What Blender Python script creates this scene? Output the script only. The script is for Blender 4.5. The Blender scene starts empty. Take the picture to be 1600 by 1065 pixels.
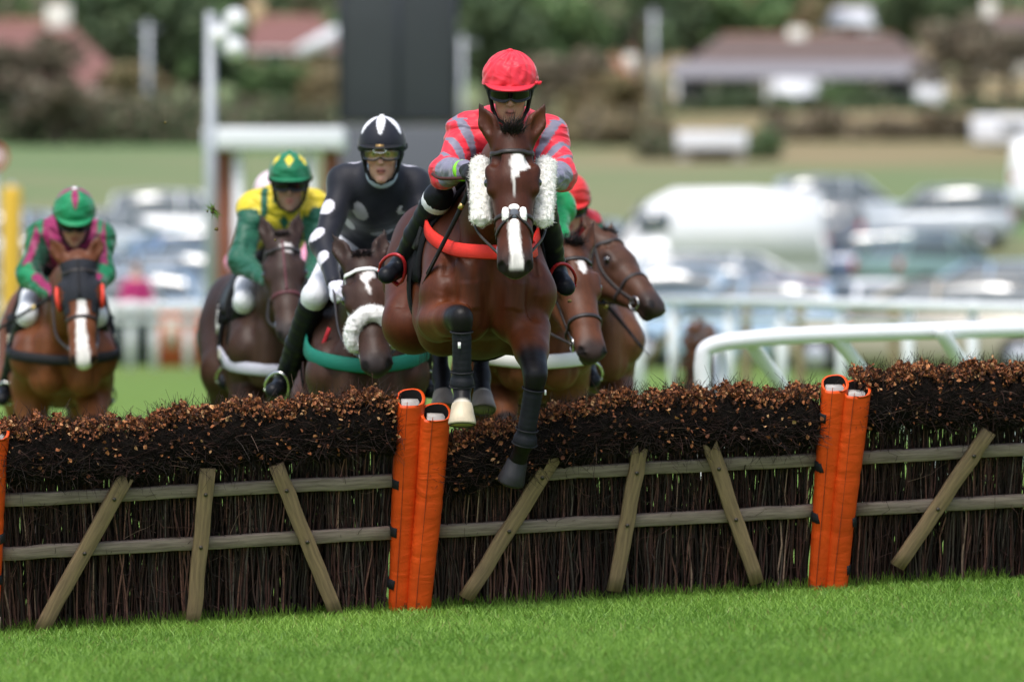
import bpy, bmesh, math, random
import numpy as np
import openvdb
from mathutils import Vector, Matrix
from mathutils.bvhtree import BVHTree

random.seed(7); RNG = np.random.default_rng(11)
SC = bpy.context.scene
COL = SC.collection

# ------------------------------------------------------------------ camera
FPX = 9516.0; CAMZ = 1.32; HORY = 462.0
cam_d = bpy.data.cameras.new('camera'); cam = bpy.data.objects.new('camera', cam_d); COL.objects.link(cam)
cam_d.sensor_width = 36.0; cam_d.lens = FPX/1600*36.0
cam.location = (0, 0, CAMZ)
cam.rotation_euler = (math.radians(90)-math.atan((532.5-HORY)/FPX), 0, 0)
cam_d.clip_start = 1.0; cam_d.clip_end = 4000
cam_d.dof.use_dof = True; cam_d.dof.focus_distance = 25.55; cam_d.dof.aperture_fstop = 2.3
SC.camera = cam

# ------------------------------------------------------------------ sky, sun, exposure
SUN_EL, SUN_AZ = math.radians(64), math.radians(200)
w = bpy.data.worlds.new('World'); SC.world = w; w.use_nodes = True
nt = w.node_tree; nt.nodes.clear()
sky = nt.nodes.new('ShaderNodeTexSky'); sky.sky_type = 'NISHITA'; sky.sun_disc = False
sky.sun_elevation = SUN_EL; sky.sun_rotation = SUN_AZ
sky.air_density = 1.0; sky.dust_density = 3.0; sky.ozone_density = 1.0
hs = nt.nodes.new('ShaderNodeHueSaturation'); hs.inputs['Saturation'].default_value = 0.85
bg = nt.nodes.new('ShaderNodeBackground'); bg.inputs['Strength'].default_value = 0.13
wo = nt.nodes.new('ShaderNodeOutputWorld')
nt.links.new(sky.outputs[0], hs.inputs['Color']); nt.links.new(hs.outputs[0], bg.inputs['Color']); nt.links.new(bg.outputs[0], wo.inputs['Surface'])
sun_d = bpy.data.lights.new('sun', 'SUN'); sun_d.energy = 1.4; sun_d.angle = math.radians(20); sun_d.color = (1.0, 0.975, 0.94)
sun = bpy.data.objects.new('sun', sun_d); COL.objects.link(sun)
# sky sun_rotation is measured from +Y clockwise seen from above
sdir = Vector((math.sin(SUN_AZ)*math.cos(SUN_EL), math.cos(SUN_AZ)*math.cos(SUN_EL), math.sin(SUN_EL)))
sun.rotation_euler = sdir.to_track_quat('Z', 'Y').to_euler(); sun.location = (0, 0, 60)
SC.view_settings.view_transform = 'Standard'; SC.view_settings.look = 'None'
SC.view_settings.exposure = 0.9; SC.view_settings.gamma = 1.0; SC.view_settings.use_curve_mapping = False
SC.cycles.use_denoising = True
SC.cycles.max_bounces = 6; SC.cycles.diffuse_bounces = 3; SC.cycles.glossy_bounces = 3; SC.cycles.transparent_max_bounces = 8
SC.cycles.caustics_reflective = False; SC.cycles.caustics_refractive = False

# ------------------------------------------------------------------ helpers
def A(*v): return np.array(v, float)
def nrm(v):
    v = np.asarray(v, float); return v/max(1e-9, np.linalg.norm(v))
def P(px, py, Y):
    return A((px-800.0)/FPX*Y, Y, CAMZ-(py-HORY)/FPX*Y)
def smooth01(x, a, b):
    t = np.clip((np.asarray(x, float)-a)/(b-a), 0, 1); return t*t*(3-2*t)
SLOPE = 0.045; X0 = -0.42
HILLY = [0, 60, 100, 150, 190, 300, 400, 520, 700, 1000, 1600]
HILLZ = [0, 0.0, 0.1, 1.6, 3.9, 8.4, 13.6, 22.0, 40., 75., 120.]
def gz(x, y):
    x = np.asarray(x, float); y = np.asarray(y, float)
    s = (SLOPE*np.clip(x-X0, -5, 5)-.045)*(1-smooth01(y, 33, 60))
    return s+np.interp(y, HILLY, HILLZ)

ROOT = {}
def thing(name, label, cat, loc, group=None):
    o = bpy.data.objects.new(name, None); COL.objects.link(o); o.empty_display_size = 0.1
    o.location = tuple(float(c) for c in loc); o['label'] = label; o['category'] = cat
    if group: o['group'] = group
    ROOT[o.name] = np.array(loc, float); return o
def raw_mesh(name, V, F, smooth=True):
    """F: list of index lists, or an (n,k) integer array"""
    me = bpy.data.meshes.new(name)
    V = np.asarray(V, np.float32)
    if isinstance(F, np.ndarray) and F.ndim == 2:
        n, k = F.shape
        me.vertices.add(len(V)); me.vertices.foreach_set('co', V.ravel())
        me.loops.add(n*k); me.loops.foreach_set('vertex_index', F.astype(np.int32).ravel())
        me.polygons.add(n); me.polygons.foreach_set('loop_start', np.arange(0, n*k, k, dtype=np.int32))
        me.polygons.foreach_set('loop_total', np.full(n, k, np.int32))
        me.update(calc_edges=True)
    else:
        me.from_pydata([tuple(map(float, v)) for v in V], [], [tuple(map(int, f)) for f in F]); me.update()
    if smooth: me.polygons.foreach_set('use_smooth', np.ones(len(me.polygons), bool))
    return me
def add_col(me, C, name='col'):
    C = np.asarray(C, np.float32)
    if C.shape[1] == 3: C = np.hstack([C, np.ones((len(C), 1), np.float32)])
    at = me.attributes.new(name, 'FLOAT_COLOR', 'POINT'); at.data.foreach_set('color', C.ravel())
def add_vec(me, C, name='loc'):
    at = me.attributes.new(name, 'FLOAT_VECTOR', 'POINT'); at.data.foreach_set('vector', np.asarray(C, np.float32).ravel())
def part(name, V, F, m, parent=None, smooth=True, col=None, loc=None, kind=None, label=None):
    V = np.asarray(V, float)
    base = ROOT[parent.name] if parent is not None else np.zeros(3)
    me = raw_mesh(name, V-base, F, smooth)
    if col is not None: add_col(me, col)
    if loc is not None: add_vec(me, loc)
    me.materials.append(m)
    o = bpy.data.objects.new(name, me); COL.objects.link(o)
    if parent is not None: o.parent = parent; ROOT[o.name] = base
    else: ROOT[o.name] = np.zeros(3)
    if kind: o['kind'] = kind
    if label: o['label'] = label
    return o
def single(name, V, F, m, label, cat, base, group=None, **kw):
    """a thing that is one mesh, origin at its base"""
    V = np.asarray(V, float); base = np.asarray(base, float)
    o = part(name, V-base, F, m, None, **kw); o.location = tuple(base)
    o['label'] = label; o['category'] = cat
    if group: o['group'] = group
    return o
def copy_tree(o, parent=None):
    c = o.copy(); COL.objects.link(c); c.parent = parent
    for ch in list(o.children): copy_tree(ch, c)
    return c

# ---- mesh pieces (each returns V, F) ----
def join(*vf):
    Vs, Fs, o = [], [], 0
    for V, F in vf:
        V = np.asarray(V, float); Vs.append(V); Fs += [[i+o for i in f] for f in F]; o += len(V)
    return np.vstack(Vs), Fs
def box(c, s, R=None, bev=0.0):
    c = np.asarray(c, float); s = np.asarray(s, float)/2
    if bev <= 0:
        V = np.array([[x, y, z] for x in (-1, 1) for y in (-1, 1) for z in (-1, 1)], float)*s
        F = [[0, 1, 3, 2], [4, 6, 7, 5], [0, 4, 5, 1], [2, 3, 7, 6], [0, 2, 6, 4], [1, 5, 7, 3]]
    else:
        bm = bmesh.new(); bmesh.ops.create_cube(bm, size=2.0)
        for v in bm.verts: v.co = Vector(v.co[i]*s[i] for i in range(3))
        bmesh.ops.bevel(bm, geom=list(bm.edges), offset=min(bev, s.min()*0.9), segments=2, affect='EDGES', profile=0.5)
        V = np.array([v.co[:] for v in bm.verts]); bm.verts.index_update()
        F = [[v.index for v in f.verts] for f in bm.faces]; bm.free()
    if R is not None: V = V@np.asarray(R).T
    return V+c, F
def rotz(a):
    c, s = math.cos(a), math.sin(a); return np.array([[c, -s, 0], [s, c, 0], [0, 0, 1]])
def frames(pts):
    pts = np.asarray(pts, float); T = np.gradient(pts, axis=0); T /= np.maximum(np.linalg.norm(T, axis=1, keepdims=True), 1e-9)
    up = A(0, 0, 1) if abs(T[0][2]) < .9 else A(1, 0, 0)
    N = np.zeros_like(T); n = nrm(np.cross(T[0], up))
    for i in range(len(T)):
        n = nrm(n-T[i]*np.dot(n, T[i])); N[i] = n
    return T, N, np.cross(T, N)
def tube(pts, r, n=8, closed=False, caps=True, sx=1.0):
    pts = np.asarray(pts, float); m = len(pts)
    if closed:
        ext = np.vstack([pts[-1:], pts, pts[:1]]); T, N, B = frames(ext); N, B = N[1:-1], B[1:-1]
    else: T, N, B = frames(pts)
    r = np.full(m, r) if np.isscalar(r) else np.asarray(r, float)
    V = []
    for i in range(m):
        for j in range(n):
            a = 2*math.pi*j/n; V.append(pts[i]+r[i]*(math.cos(a)*N[i]*sx+math.sin(a)*B[i]))
    F = []
    for i in range(m if closed else m-1):
        i2 = (i+1) % m
        for j in range(n):
            F.append([i*n+j, i*n+(j+1) % n, i2*n+(j+1) % n, i2*n+j])
    if caps and not closed:
        F.append(list(range(n))[::-1]); F.append([(m-1)*n+j for j in range(n)])
    return np.array(V), F
def ribbon(pts, nor, width, th, closed=False):
    """flat strap: pts on a surface, nor = outward normals"""
    pts = np.asarray(pts, float); nor = np.asarray(nor, float); m = len(pts)
    if closed: T = np.roll(pts, -1, 0)-np.roll(pts, 1, 0)
    else: T = np.gradient(pts, axis=0)
    V = []
    wd = np.full(m, width) if np.isscalar(width) else width
    for i in range(m):
        t = nrm(T[i]); n = nrm(nor[i]-t*np.dot(t, nor[i])); b = np.cross(t, n)
        h = wd[i]/2
        V += [pts[i]-b*h, pts[i]-b*h*.8+n*th, pts[i]+b*h*.8+n*th, pts[i]+b*h]
    F = []
    for i in range(m if closed else m-1):
        j = (i+1) % m
        for k in range(4):
            F.append([i*4+k, j*4+k, j*4+(k+1) % 4, i*4+(k+1) % 4])
    if not closed: F += [[0, 1, 2, 3], [(m-1)*4+k for k in (3, 2, 1, 0)]]
    return np.array(V), F
def bez(pts, n=24):
    """catmull-rom through points"""
    p = np.asarray(pts, float); p = np.vstack([2*p[0]-p[1], p, 2*p[-1]-p[-2]]); out = []
    segs = len(p)-3
    for t in np.linspace(0, segs-1e-6, n):
        i = int(t); u = t-i; a, b, c, d = p[i:i+4]
        out.append(.5*((2*b)+(-a+c)*u+(2*a-5*b+4*c-d)*u*u+(-a+3*b-3*c+d)*u**3))
    return np.array(out)
def beam(a, b, width, th, nor, seg=10, jit=0.0, seed=0, taper=1.0):
    """squared timber from a to b with chamfered, slightly uneven edges; returns V,F,loc"""
    a = np.asarray(a, float); b = np.asarray(b, float); t = nrm(b-a); n = nrm(nor-t*np.dot(t, nor)); s = np.cross(t, n)
    rg = np.random.default_rng(seed); h, g = width/2, th/2; c = min(h, g)*.22
    prof = [(-h+c, -g), (h-c, -g), (h, -g+c), (h, g-c), (h-c, g), (-h+c, g), (-h, g-c), (-h, -g+c)]
    V, L = [], []; ln = np.linalg.norm(b-a); w1 = rg.normal(0, jit, (seg+1, 2))
    for i in range(seg+1):
        u = i/seg; k = 1+(taper-1)*u
        for (x, y) in prof:
            q = a+(b-a)*u+s*(x*k+w1[i, 0])+n*(y+w1[i, 1]*.5)+rg.normal(0, jit*.35, 3)
            V.append(q); L.append((u*ln+seed*3.17, x, y))
    F = []
    for i in range(seg):
        for j in range(8): F.append([i*8+j, i*8+(j+1) % 8, (i+1)*8+(j+1) % 8, (i+1)*8+j])
    F += [list(range(8))[::-1], [seg*8+j for j in range(8)]]
    return np.array(V), F, np.array(L)
def sphere(c, r, R=None, nu=14, nv=10):
    r = np.full(3, r) if np.isscalar(r) else np.asarray(r, float)
    V = [[0, 0, 1]]
    for i in range(1, nv):
        t = math.pi*i/nv
        for j in range(nu): V.append([math.sin(t)*math.cos(2*math.pi*j/nu), math.sin(t)*math.sin(2*math.pi*j/nu), math.cos(t)])
    V.append([0, 0, -1]); F = [[0, 1+j, 1+(j+1) % nu] for j in range(nu)]
    for i in range(nv-2):
        for j in range(nu): F.append([1+i*nu+j, 1+(i+1)*nu+j, 1+(i+1)*nu+(j+1) % nu, 1+i*nu+(j+1) % nu])
    last = len(V)-1; F += [[last, 1+(nv-2)*nu+(j+1) % nu, 1+(nv-2)*nu+j] for j in range(nu)]
    V = np.array(V)*r
    if R is not None: V = V@np.asarray(R).T
    return V+np.asarray(c, float), F
def torus(c, e1, e2, R, r, n=28, m=8, a0=0, a1=2*math.pi):
    full = abs(a1-a0-2*math.pi) < 1e-6
    ang = np.linspace(a0, a1, n, endpoint=not full)
    Rr = (R, R) if np.isscalar(R) else R
    pts = [np.asarray(c)+Rr[0]*math.cos(a)*np.asarray(e1)+Rr[1]*math.sin(a)*np.asarray(e2) for a in ang]
    return tube(pts, r, m, closed=full)
def sn(V, f, seed=0):
    """cheap smooth noise in about -1..1"""
    V = np.asarray(V, float); rg = np.random.default_rng(seed); o = np.zeros(len(V))
    for k in range(6):
        d = rg.normal(0, 1, 3); d *= f*rg.uniform(.6, 1.7)/np.linalg.norm(d); o += np.sin(V@d+rg.uniform(0, 6.3))
    return o/3.0

# ---- materials ----
MATS = {}
def mat(name, col=(.5, .5, .5), rough=.6, spec=.3, nscale=0, namt=.15, bscale=0, bump=.2, metal=0, attr=None, sheen=0,
        coords='Object', stretch=None, coat=0, trans=0, bdist=.01, sss=0, col2=None, ntype='noise', aniso=None):
    if name in MATS: return MATS[name]
    m = bpy.data.materials.new(name); m.use_nodes = True; t = m.node_tree; N = t.nodes; L = t.links
    b = N['Principled BSDF']; b.inputs['Roughness'].default_value = rough; b.inputs['Specular IOR Level'].default_value = spec
    b.inputs['Metallic'].default_value = metal
    if sheen: b.inputs['Sheen Weight'].default_value = sheen; b.inputs['Sheen Roughness'].default_value = .4
    if coat: b.inputs['Coat Weight'].default_value = coat; b.inputs['Coat Roughness'].default_value = .1
    if trans: b.inputs['Transmission Weight'].default_value = trans
    if sss: b.inputs['Subsurface Weight'].default_value = sss; b.inputs['Subsurface Radius'].default_value = (.012, .005, .003); b.inputs['Subsurface Scale'].default_value = .5
    if coords == 'loc':
        tc = N.new('ShaderNodeAttribute'); tc.attribute_name = 'loc'; co = tc.outputs['Vector']
    else:
        tc = N.new('ShaderNodeTexCoord'); co = tc.outputs[coords]
    if stretch:
        mp = N.new('ShaderNodeMapping'); mp.inputs['Scale'].default_value = stretch; L.new(co, mp.inputs['Vector']); co = mp.outputs[0]
    if attr:
        at = N.new('ShaderNodeAttribute'); at.attribute_name = attr; src = at.outputs['Color']
    else:
        rgb = N.new('ShaderNodeRGB'); rgb.outputs[0].default_value = (*col, 1); src = rgb.outputs[0]
    if nscale:
        no = N.new('ShaderNodeTexNoise'); no.inputs['Scale'].default_value = nscale; no.inputs['Detail'].default_value = 5; no.inputs['Roughness'].default_value = .6
        L.new(co, no.inputs['Vector'])
        if col2 is not None:
            mx = N.new('ShaderNodeMix'); mx.data_type = 'RGBA'
            rp = N.new('ShaderNodeMapRange'); rp.inputs['From Min'].default_value = .35; rp.inputs['From Max'].default_value = .65
            L.new(no.outputs['Fac'], rp.inputs['Value']); L.new(rp.outputs[0], mx.inputs['Factor'])
            L.new(src, mx.inputs['A']); mx.inputs['B'].default_value = (*col2, 1); src = mx.outputs['Result']
        else:
            rp = N.new('ShaderNodeMapRange'); rp.inputs['From Min'].default_value = .25; rp.inputs['From Max'].default_value = .75
            rp.inputs['To Min'].default_value = 1-namt; rp.inputs['To Max'].default_value = 1+namt; L.new(no.outputs['Fac'], rp.inputs['Value'])
            vm = N.new('ShaderNodeVectorMath'); vm.operation = 'SCALE'; L.new(src, vm.inputs[0]); L.new(rp.outputs[0], vm.inputs['Scale']); src = vm.outputs[0]
    L.new(src, b.inputs['Base Color'])
    if bscale:
        nb = N.new('ShaderNodeTexNoise'); nb.inputs['Scale'].default_value = bscale; nb.inputs['Detail'].default_value = 4; L.new(co, nb.inputs['Vector'])
        bp = N.new('ShaderNodeBump'); bp.inputs['Strength'].default_value = bump; bp.inputs['Distance'].default_value = bdist
        L.new(nb.outputs['Fac'], bp.inputs['Height']); L.new(bp.outputs[0], b.inputs['Normal'])
    MATS[name] = m; return m

# ---- signed distance modelling: smooth unions of tapered limbs and ellipsoids, meshed as one continuous skin ----
class SDF:
    def __init__(s, vox): s.vox = vox; s.p = []; s.post = []
    def cone(s, a, b, ra, rb, k=.03, ax=None, sc=1.0, op='u'):
        s.p.append(('c', np.asarray(a, float), np.asarray(b, float), ra, rb, k, None if ax is None else nrm(ax), sc, op)); return s
    def chain(s, pts, rs, k=.03, ax=None, sc=1.0):
        for i in range(len(pts)-1): s.cone(pts[i], pts[i+1], rs[i], rs[i+1], k, ax, sc)
    def ell(s, c, r, R=None, k=.03, op='u'):
        r = np.full(3, r, float) if np.isscalar(r) else np.asarray(r, float)
        s.p.append(('e', np.asarray(c, float), r, np.eye(3) if R is None else np.asarray(R, float), None, k, None, 1, op)); return s
    def bounds(s, q, m):
        if q[0] == 'c':
            r = max(q[3], q[4])*max(1, q[7])+m; return np.minimum(q[1], q[2])-r, np.maximum(q[1], q[2])+r
        r = np.abs(q[3]@np.diag(q[2])).sum(1)+m; return q[1]-r, q[1]+r
    def mesh(s):
        lo = np.min([s.bounds(q, .02)[0] for q in s.p if q[8] == 'u'], 0); hi = np.max([s.bounds(q, .02)[1] for q in s.p if q[8] == 'u'], 0)
        v = s.vox; n = np.ceil((hi-lo)/v).astype(int)+1
        G = np.full(n, .15, np.float32)
        ax = [(lo[i]+np.arange(n[i])*v).astype(np.float32) for i in range(3)]
        for q in s.p:
            k = q[5]; b0, b1 = s.bounds(q, max(.03, k)+2*v)
            i0 = np.clip(np.floor((b0-lo)/v).astype(int), 0, n); i1 = np.clip(np.ceil((b1-lo)/v).astype(int)+1, 0, n)
            if np.any(i1 <= i0): continue
            sl = tuple(slice(i0[i], i1[i]) for i in range(3))
            X = ax[0][sl[0]][:, None, None]; Y = ax[1][sl[1]][None, :, None]; Z = ax[2][sl[2]][None, None, :]
            if q[0] == 'c':
                a, b, ra, rb = q[1:5]; ba = b-a; l2 = max(1e-9, ba@ba)
                X = X-a[0]; Y = Y-a[1]; Z = Z-a[2]
                t = np.clip((X*ba[0]+Y*ba[1]+Z*ba[2])/l2, 0, 1)
                dx = X-t*ba[0]; dy = Y-t*ba[1]; dz = Z-t*ba[2]
                d2 = dx*dx+dy*dy+dz*dz
                if q[6] is not None:
                    w = q[6]; dn = dx*w[0]+dy*w[1]+dz*w[2]; d2 = d2+dn*dn*(1/q[7]**2-1)
                d = np.sqrt(np.maximum(d2, 0))-(ra+(rb-ra)*t)
            else:
                c, r, R = q[1:4]; X = X-c[0]; Y = Y-c[1]; Z = Z-c[2]
                u = [(X*R[0, i]+Y*R[1, i]+Z*R[2, i])/r[i] for i in range(3)]
                k0 = np.sqrt(u[0]**2+u[1]**2+u[2]**2); k1 = np.sqrt((u[0]/r[0])**2+(u[1]/r[1])**2+(u[2]/r[2])**2)
                d = k0*(k0-1)/np.maximum(k1, 1e-6)
            g = G[sl]
            if q[8] == 'u':
                h = np.maximum(k-np.abs(g-d), 0)/k; G[sl] = np.minimum(g, d)-h*h*k*.25
            else:
                d = -d; h = np.maximum(k-np.abs(g-d), 0)/k; G[sl] = np.maximum(g, d)+h*h*k*.25
        for f in s.post: G = f(G, ax)
        gr = openvdb.FloatGrid(.15); gr.copyFromArray(np.ascontiguousarray(G, np.float32), tolerance=0)
        V, Q = gr.convertToQuads(isovalue=0)
        V = np.asarray(V, float)*v+lo; Q = np.asarray(Q, int)
        a = V[Q[:, 0]]; vol = np.einsum('ij,ij->i', a, np.cross(V[Q[:, 1]]-a, V[Q[:, 2]]-a)).sum()
        if vol < 0: Q = Q[:, ::-1].copy()
        return V, Q
def relax(V, Q, it=1):
    """light laplacian smoothing"""
    for _ in range(it):
        S = np.zeros_like(V); c = np.zeros(len(V))
        for i in range(4):
            np.add.at(S, Q[:, i], V[Q[:, (i+1) % 4]]); np.add.at(c, Q[:, i], 1)
        V = V*.4+.6*S/np.maximum(c, 1)[:, None]
    return V
def bvh_of(V, Q): return BVHTree.FromPolygons([tuple(v) for v in V], [tuple(int(i) for i in q) for q in Q])
def ring_hits(bvh, c, e1, e2, angs, R=.9, shift=None, off=.004, smooth=2):
    """cast rays from a circle towards c: a taut loop lying on the skin"""
    c = np.asarray(c, float); pts, nor, rr = [], [], []
    for i, a in enumerate(angs):
        d = math.cos(a)*np.asarray(e1)+math.sin(a)*np.asarray(e2); cc = c+(shift[i] if shift is not None else 0)
        h = bvh.ray_cast(Vector(cc+d*R), Vector(-d), R)
        rr.append(np.linalg.norm(np.array(h[0])-cc) if h[0] is not None else np.nan); nor.append(d); pts.append(cc)
    rr = np.array(rr)
    if np.isnan(rr).all(): rr[:] = .1
    idx = np.arange(len(rr)); ok = ~np.isnan(rr); rr = np.interp(idx, idx[ok], rr[ok])
    for _ in range(smooth):
        s = rr.copy(); s[1:-1] = (rr[:-2]+rr[1:-1]*2+rr[2:])/4; rr = np.maximum(s, rr*.7+s*.3)
    nor = np.array(nor); return np.array(pts)+nor*(rr+off)[:, None], nor
def hair(roots, dirs, length, n, width=.003, droop=.3, spread=.25, seed=1, seg=5, side=None):
    """n tapering strands spread over the given roots"""
    rg = np.random.default_rng(seed); roots = np.asarray(roots, float); dirs = np.asarray(dirs, float)
    V, F = [], []
    for i in range(n):
        t = rg.uniform(0, len(roots)-1); k = int(min(t, len(roots)-2)) if len(roots) > 1 else 0; u = t-k
        if len(roots) > 1: r = roots[k]*(1-u)+roots[k+1]*u; d = dirs[k]*(1-u)+dirs[k+1]*u
        else: r, d = roots[0], dirs[0]
        r = r+rg.normal(0, .006, 3); d = nrm(nrm(d)+rg.normal(0, spread, 3)); L = length*rg.uniform(.55, 1.1)
        s = nrm(np.cross(d, rg.normal(0, 1, 3))); o = len(V); p = r.copy(); dd = d.copy()
        for j in range(seg+1):
            wv = s*width*(1-j/seg)*.5+s*1e-4
            V += [p-wv, p+wv]; dd = nrm(dd+A(0, 0, -droop/seg)+rg.normal(0, .05, 3)); p = p+dd*L/seg
        for j in range(seg): F.append([o+2*j, o+2*j+1, o+2*j+3, o+2*j+2])
    return np.array(V), F
# ================================================================== GROUND
def grass_mat():
    m = bpy.data.materials.new('turf'); m.use_nodes = True; t = m.node_tree; N = t.nodes; L = t.links; b = N['Principled BSDF']
    tc = N.new('ShaderNodeTexCoord')
    n1 = N.new('ShaderNodeTexNoise'); n1.inputs['Scale'].default_value = .05; n1.inputs['Detail'].default_value = 6
    n2 = N.new('ShaderNodeTexNoise'); n2.inputs['Scale'].default_value = 9; n2.inputs['Detail'].default_value = 6
    n3 = N.new('ShaderNodeTexNoise'); n3.inputs['Scale'].default_value = .012; n3.inputs['Detail'].default_value = 4
    for n in (n1, n2, n3): L.new(tc.outputs['Object'], n.inputs['Vector'])
    r = N.new('ShaderNodeValToRGB'); r.color_ramp.elements[0].position = .3; r.color_ramp.elements[0].color = (.10, .18, .03, 1)
    r.color_ramp.elements[1].position = .7; r.color_ramp.elements[1].color = (.15, .23, .05, 1); L.new(n2.outputs['Fac'], r.inputs[0])
    # the far pasture is drier than the watered track
    at = N.new('ShaderNodeAttribute'); at.attribute_name = 'dry'
    r2 = N.new('ShaderNodeValToRGB'); r2.color_ramp.elements[0].position = .38; r2.color_ramp.elements[0].color = (.12, .195, .078, 1)
    r2.color_ramp.elements[1].position = .62; r2.color_ramp.elements[1].color = (.205, .205, .11, 1); L.new(n1.outputs['Fac'], r2.inputs[0])
    mx = N.new('ShaderNodeMix'); mx.data_type = 'RGBA'; L.new(at.outputs['Fac'], mx.inputs['Factor']); L.new(r.outputs[0], mx.inputs['A']); L.new(r2.outputs[0], mx.inputs['B'])
    at2 = N.new('ShaderNodeAttribute'); at2.attribute_name = 'tan'; mx2 = N.new('ShaderNodeMix'); mx2.data_type = 'RGBA'; L.new(at2.outputs['Fac'], mx2.inputs['Factor']); L.new(mx.outputs['Result'], mx2.inputs['A'])
    r3 = N.new('ShaderNodeValToRGB'); r3.color_ramp.elements[0].position = .35; r3.color_ramp.elements[0].color = (.16, .17, .075, 1); r3.color_ramp.elements[1].position = .6; r3.color_ramp.elements[1].color = (.27, .205, .115, 1); L.new(n1.outputs['Fac'], r3.inputs[0]); L.new(r3.outputs[0], mx2.inputs['B'])
    L.new(mx2.outputs['Result'], b.inputs['Base Color']); b.inputs['Roughness'].default_value = .9; b.inputs['Specular IOR Level'].default_value = .1
    bp = N.new('ShaderNodeBump'); bp.inputs['Strength'].default_value = .6; bp.inputs['Distance'].default_value = .03; L.new(n2.outputs['Fac'], bp.inputs['Height']); L.new(bp.outputs[0], b.inputs['Normal'])
    return m
gx = np.concatenate([[-900, -500, -250, -120, -60, -30, -15], np.linspace(-8, 8, 41), [15, 30, 60, 120, 250, 500, 900]])
gy = np.concatenate([[-60, -20, 0, 10], np.linspace(15, 60, 46), np.linspace(64, 200, 35), np.linspace(210, 700, 50), [800, 1000, 1300, 1600]])
XX, YY = np.meshgrid(gx, gy); ZZ = gz(XX, YY)
ZZ += np.where(YY > 60, .25*np.sin(XX*.031+YY*.013)+.5*np.sin(XX*.011+1)*(YY > 200), 0)*smooth01(YY, 60, 140)
gV = np.stack([XX.ravel(), YY.ravel(), ZZ.ravel()], 1); nx = len(gx)
gF = np.array([[j*nx+i, j*nx+i+1, (j+1)*nx+i+1, (j+1)*nx+i] for j in range(len(gy)-1) for i in range(nx-1)])
g = part('ground', gV, gF, grass_mat(), None, kind='structure')
at = g.data.attributes.new('dry', 'FLOAT', 'POINT'); at.data.foreach_set('value', smooth01(gV[:, 1], 60, 170).astype(np.float32))

at = g.data.attributes.new('tan', 'FLOAT', 'POINT'); at.data.foreach_set('value', (smooth01(gV[:, 0], -4, 8)*smooth01(gV[:, 1], 222, 270)).astype(np.float32))
# grass blades on the landing side and under the hurdle
def blades(name, n, y0, y1, hl, hw, label, seed=3, xr=None):
    rg = np.random.default_rng(seed)
    y = rg.uniform(y0, y1, n); half = y*.0842+1.2
    x = rg.uniform(-1, 1, n)*half if xr is None else rg.uniform(xr[0], xr[1], n)
    dens = .5+.5*np.sin(x*3.1+1.2*np.sin(y*2.3))*np.sin(y*1.7+.8*np.sin(x*2.9))
    z = gz(x, y)-.004
    hgt = hl*rg.uniform(.5, 1.25, n)*(1+.25*dens); ang = rg.uniform(0, 2*np.pi, n); lean = rg.uniform(.25, 1.0, n)*hgt
    wd = hw*rg.uniform(.6, 1.2, n); la = rg.uniform(0, 2*np.pi, n)
    px, py = np.cos(ang)*wd/2, np.sin(ang)*wd/2; lx, ly = np.cos(la)*lean, np.sin(la)*lean
    V = np.empty((n, 5, 3))
    V[:, 0] = np.stack([x-px, y-py, z], 1); V[:, 1] = np.stack([x+px, y+py, z], 1)
    V[:, 2] = np.stack([x-px*.8+lx*.35, y-py*.8+ly*.35, z+hgt*.6], 1); V[:, 3] = np.stack([x+px*.8+lx*.35, y+py*.8+ly*.35, z+hgt*.6], 1)
    V[:, 4] = np.stack([x+lx, y+ly, z+hgt*.95], 1)
    b = np.arange(n)[:, None]*5
    F = np.vstack([b+np.array([[0, 1, 3]]), b+np.array([[0, 3, 2]]), b+np.array([[2, 3, 4]])])
    tone = np.clip(rg.normal(.5, .22, n)+.30*(dens-.5)+.12*np.sin(x*.9+2)*np.sin(y*.8), 0, 1)
    c0 = A(.09, .21, .024); c1 = A(.31, .51, .085); cs = A(.33, .33, .10)
    C = c0*(1-tone[:, None])+c1*tone[:, None]; dead = rg.random(n) < .035; C[dead] = cs*.8
    C = np.repeat(C, 5, 0)
    o = part(name, V.reshape(-1, 3), F, MATS['grass_blade'], None, smooth=False, col=C, kind='stuff')
    o['label'] = label; o['category'] = 'grass'; return o
mg = mat('grass_blade', attr='col', rough=.5, spec=.35)
bb = mg.node_tree.nodes['Principled BSDF']; bb.inputs['Subsurface Weight'].default_value = 0
tr = mg.node_tree.nodes.new('ShaderNodeBsdfTranslucent'); mxs = mg.node_tree.nodes.new('ShaderNodeMixShader'); mxs.inputs[0].default_value = .45
at_ = [n for n in mg.node_tree.nodes if n.type == 'ATTRIBUTE'][0]
mg.node_tree.links.new(at_.outputs['Color'], tr.inputs['Color'])
mg.node_tree.links.new(bb.outputs[0], mxs.inputs[1]); mg.node_tree.links.new(tr.outputs[0], mxs.inputs[2])
mg.node_tree.links.new(mxs.outputs[0], mg.node_tree.nodes['Material Output'].inputs['Surface'])
blades('turf_grass', 275000, 18.7, 27.3, .042, .0058, 'short bright green turf grass on the landing side of the hurdles')

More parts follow.
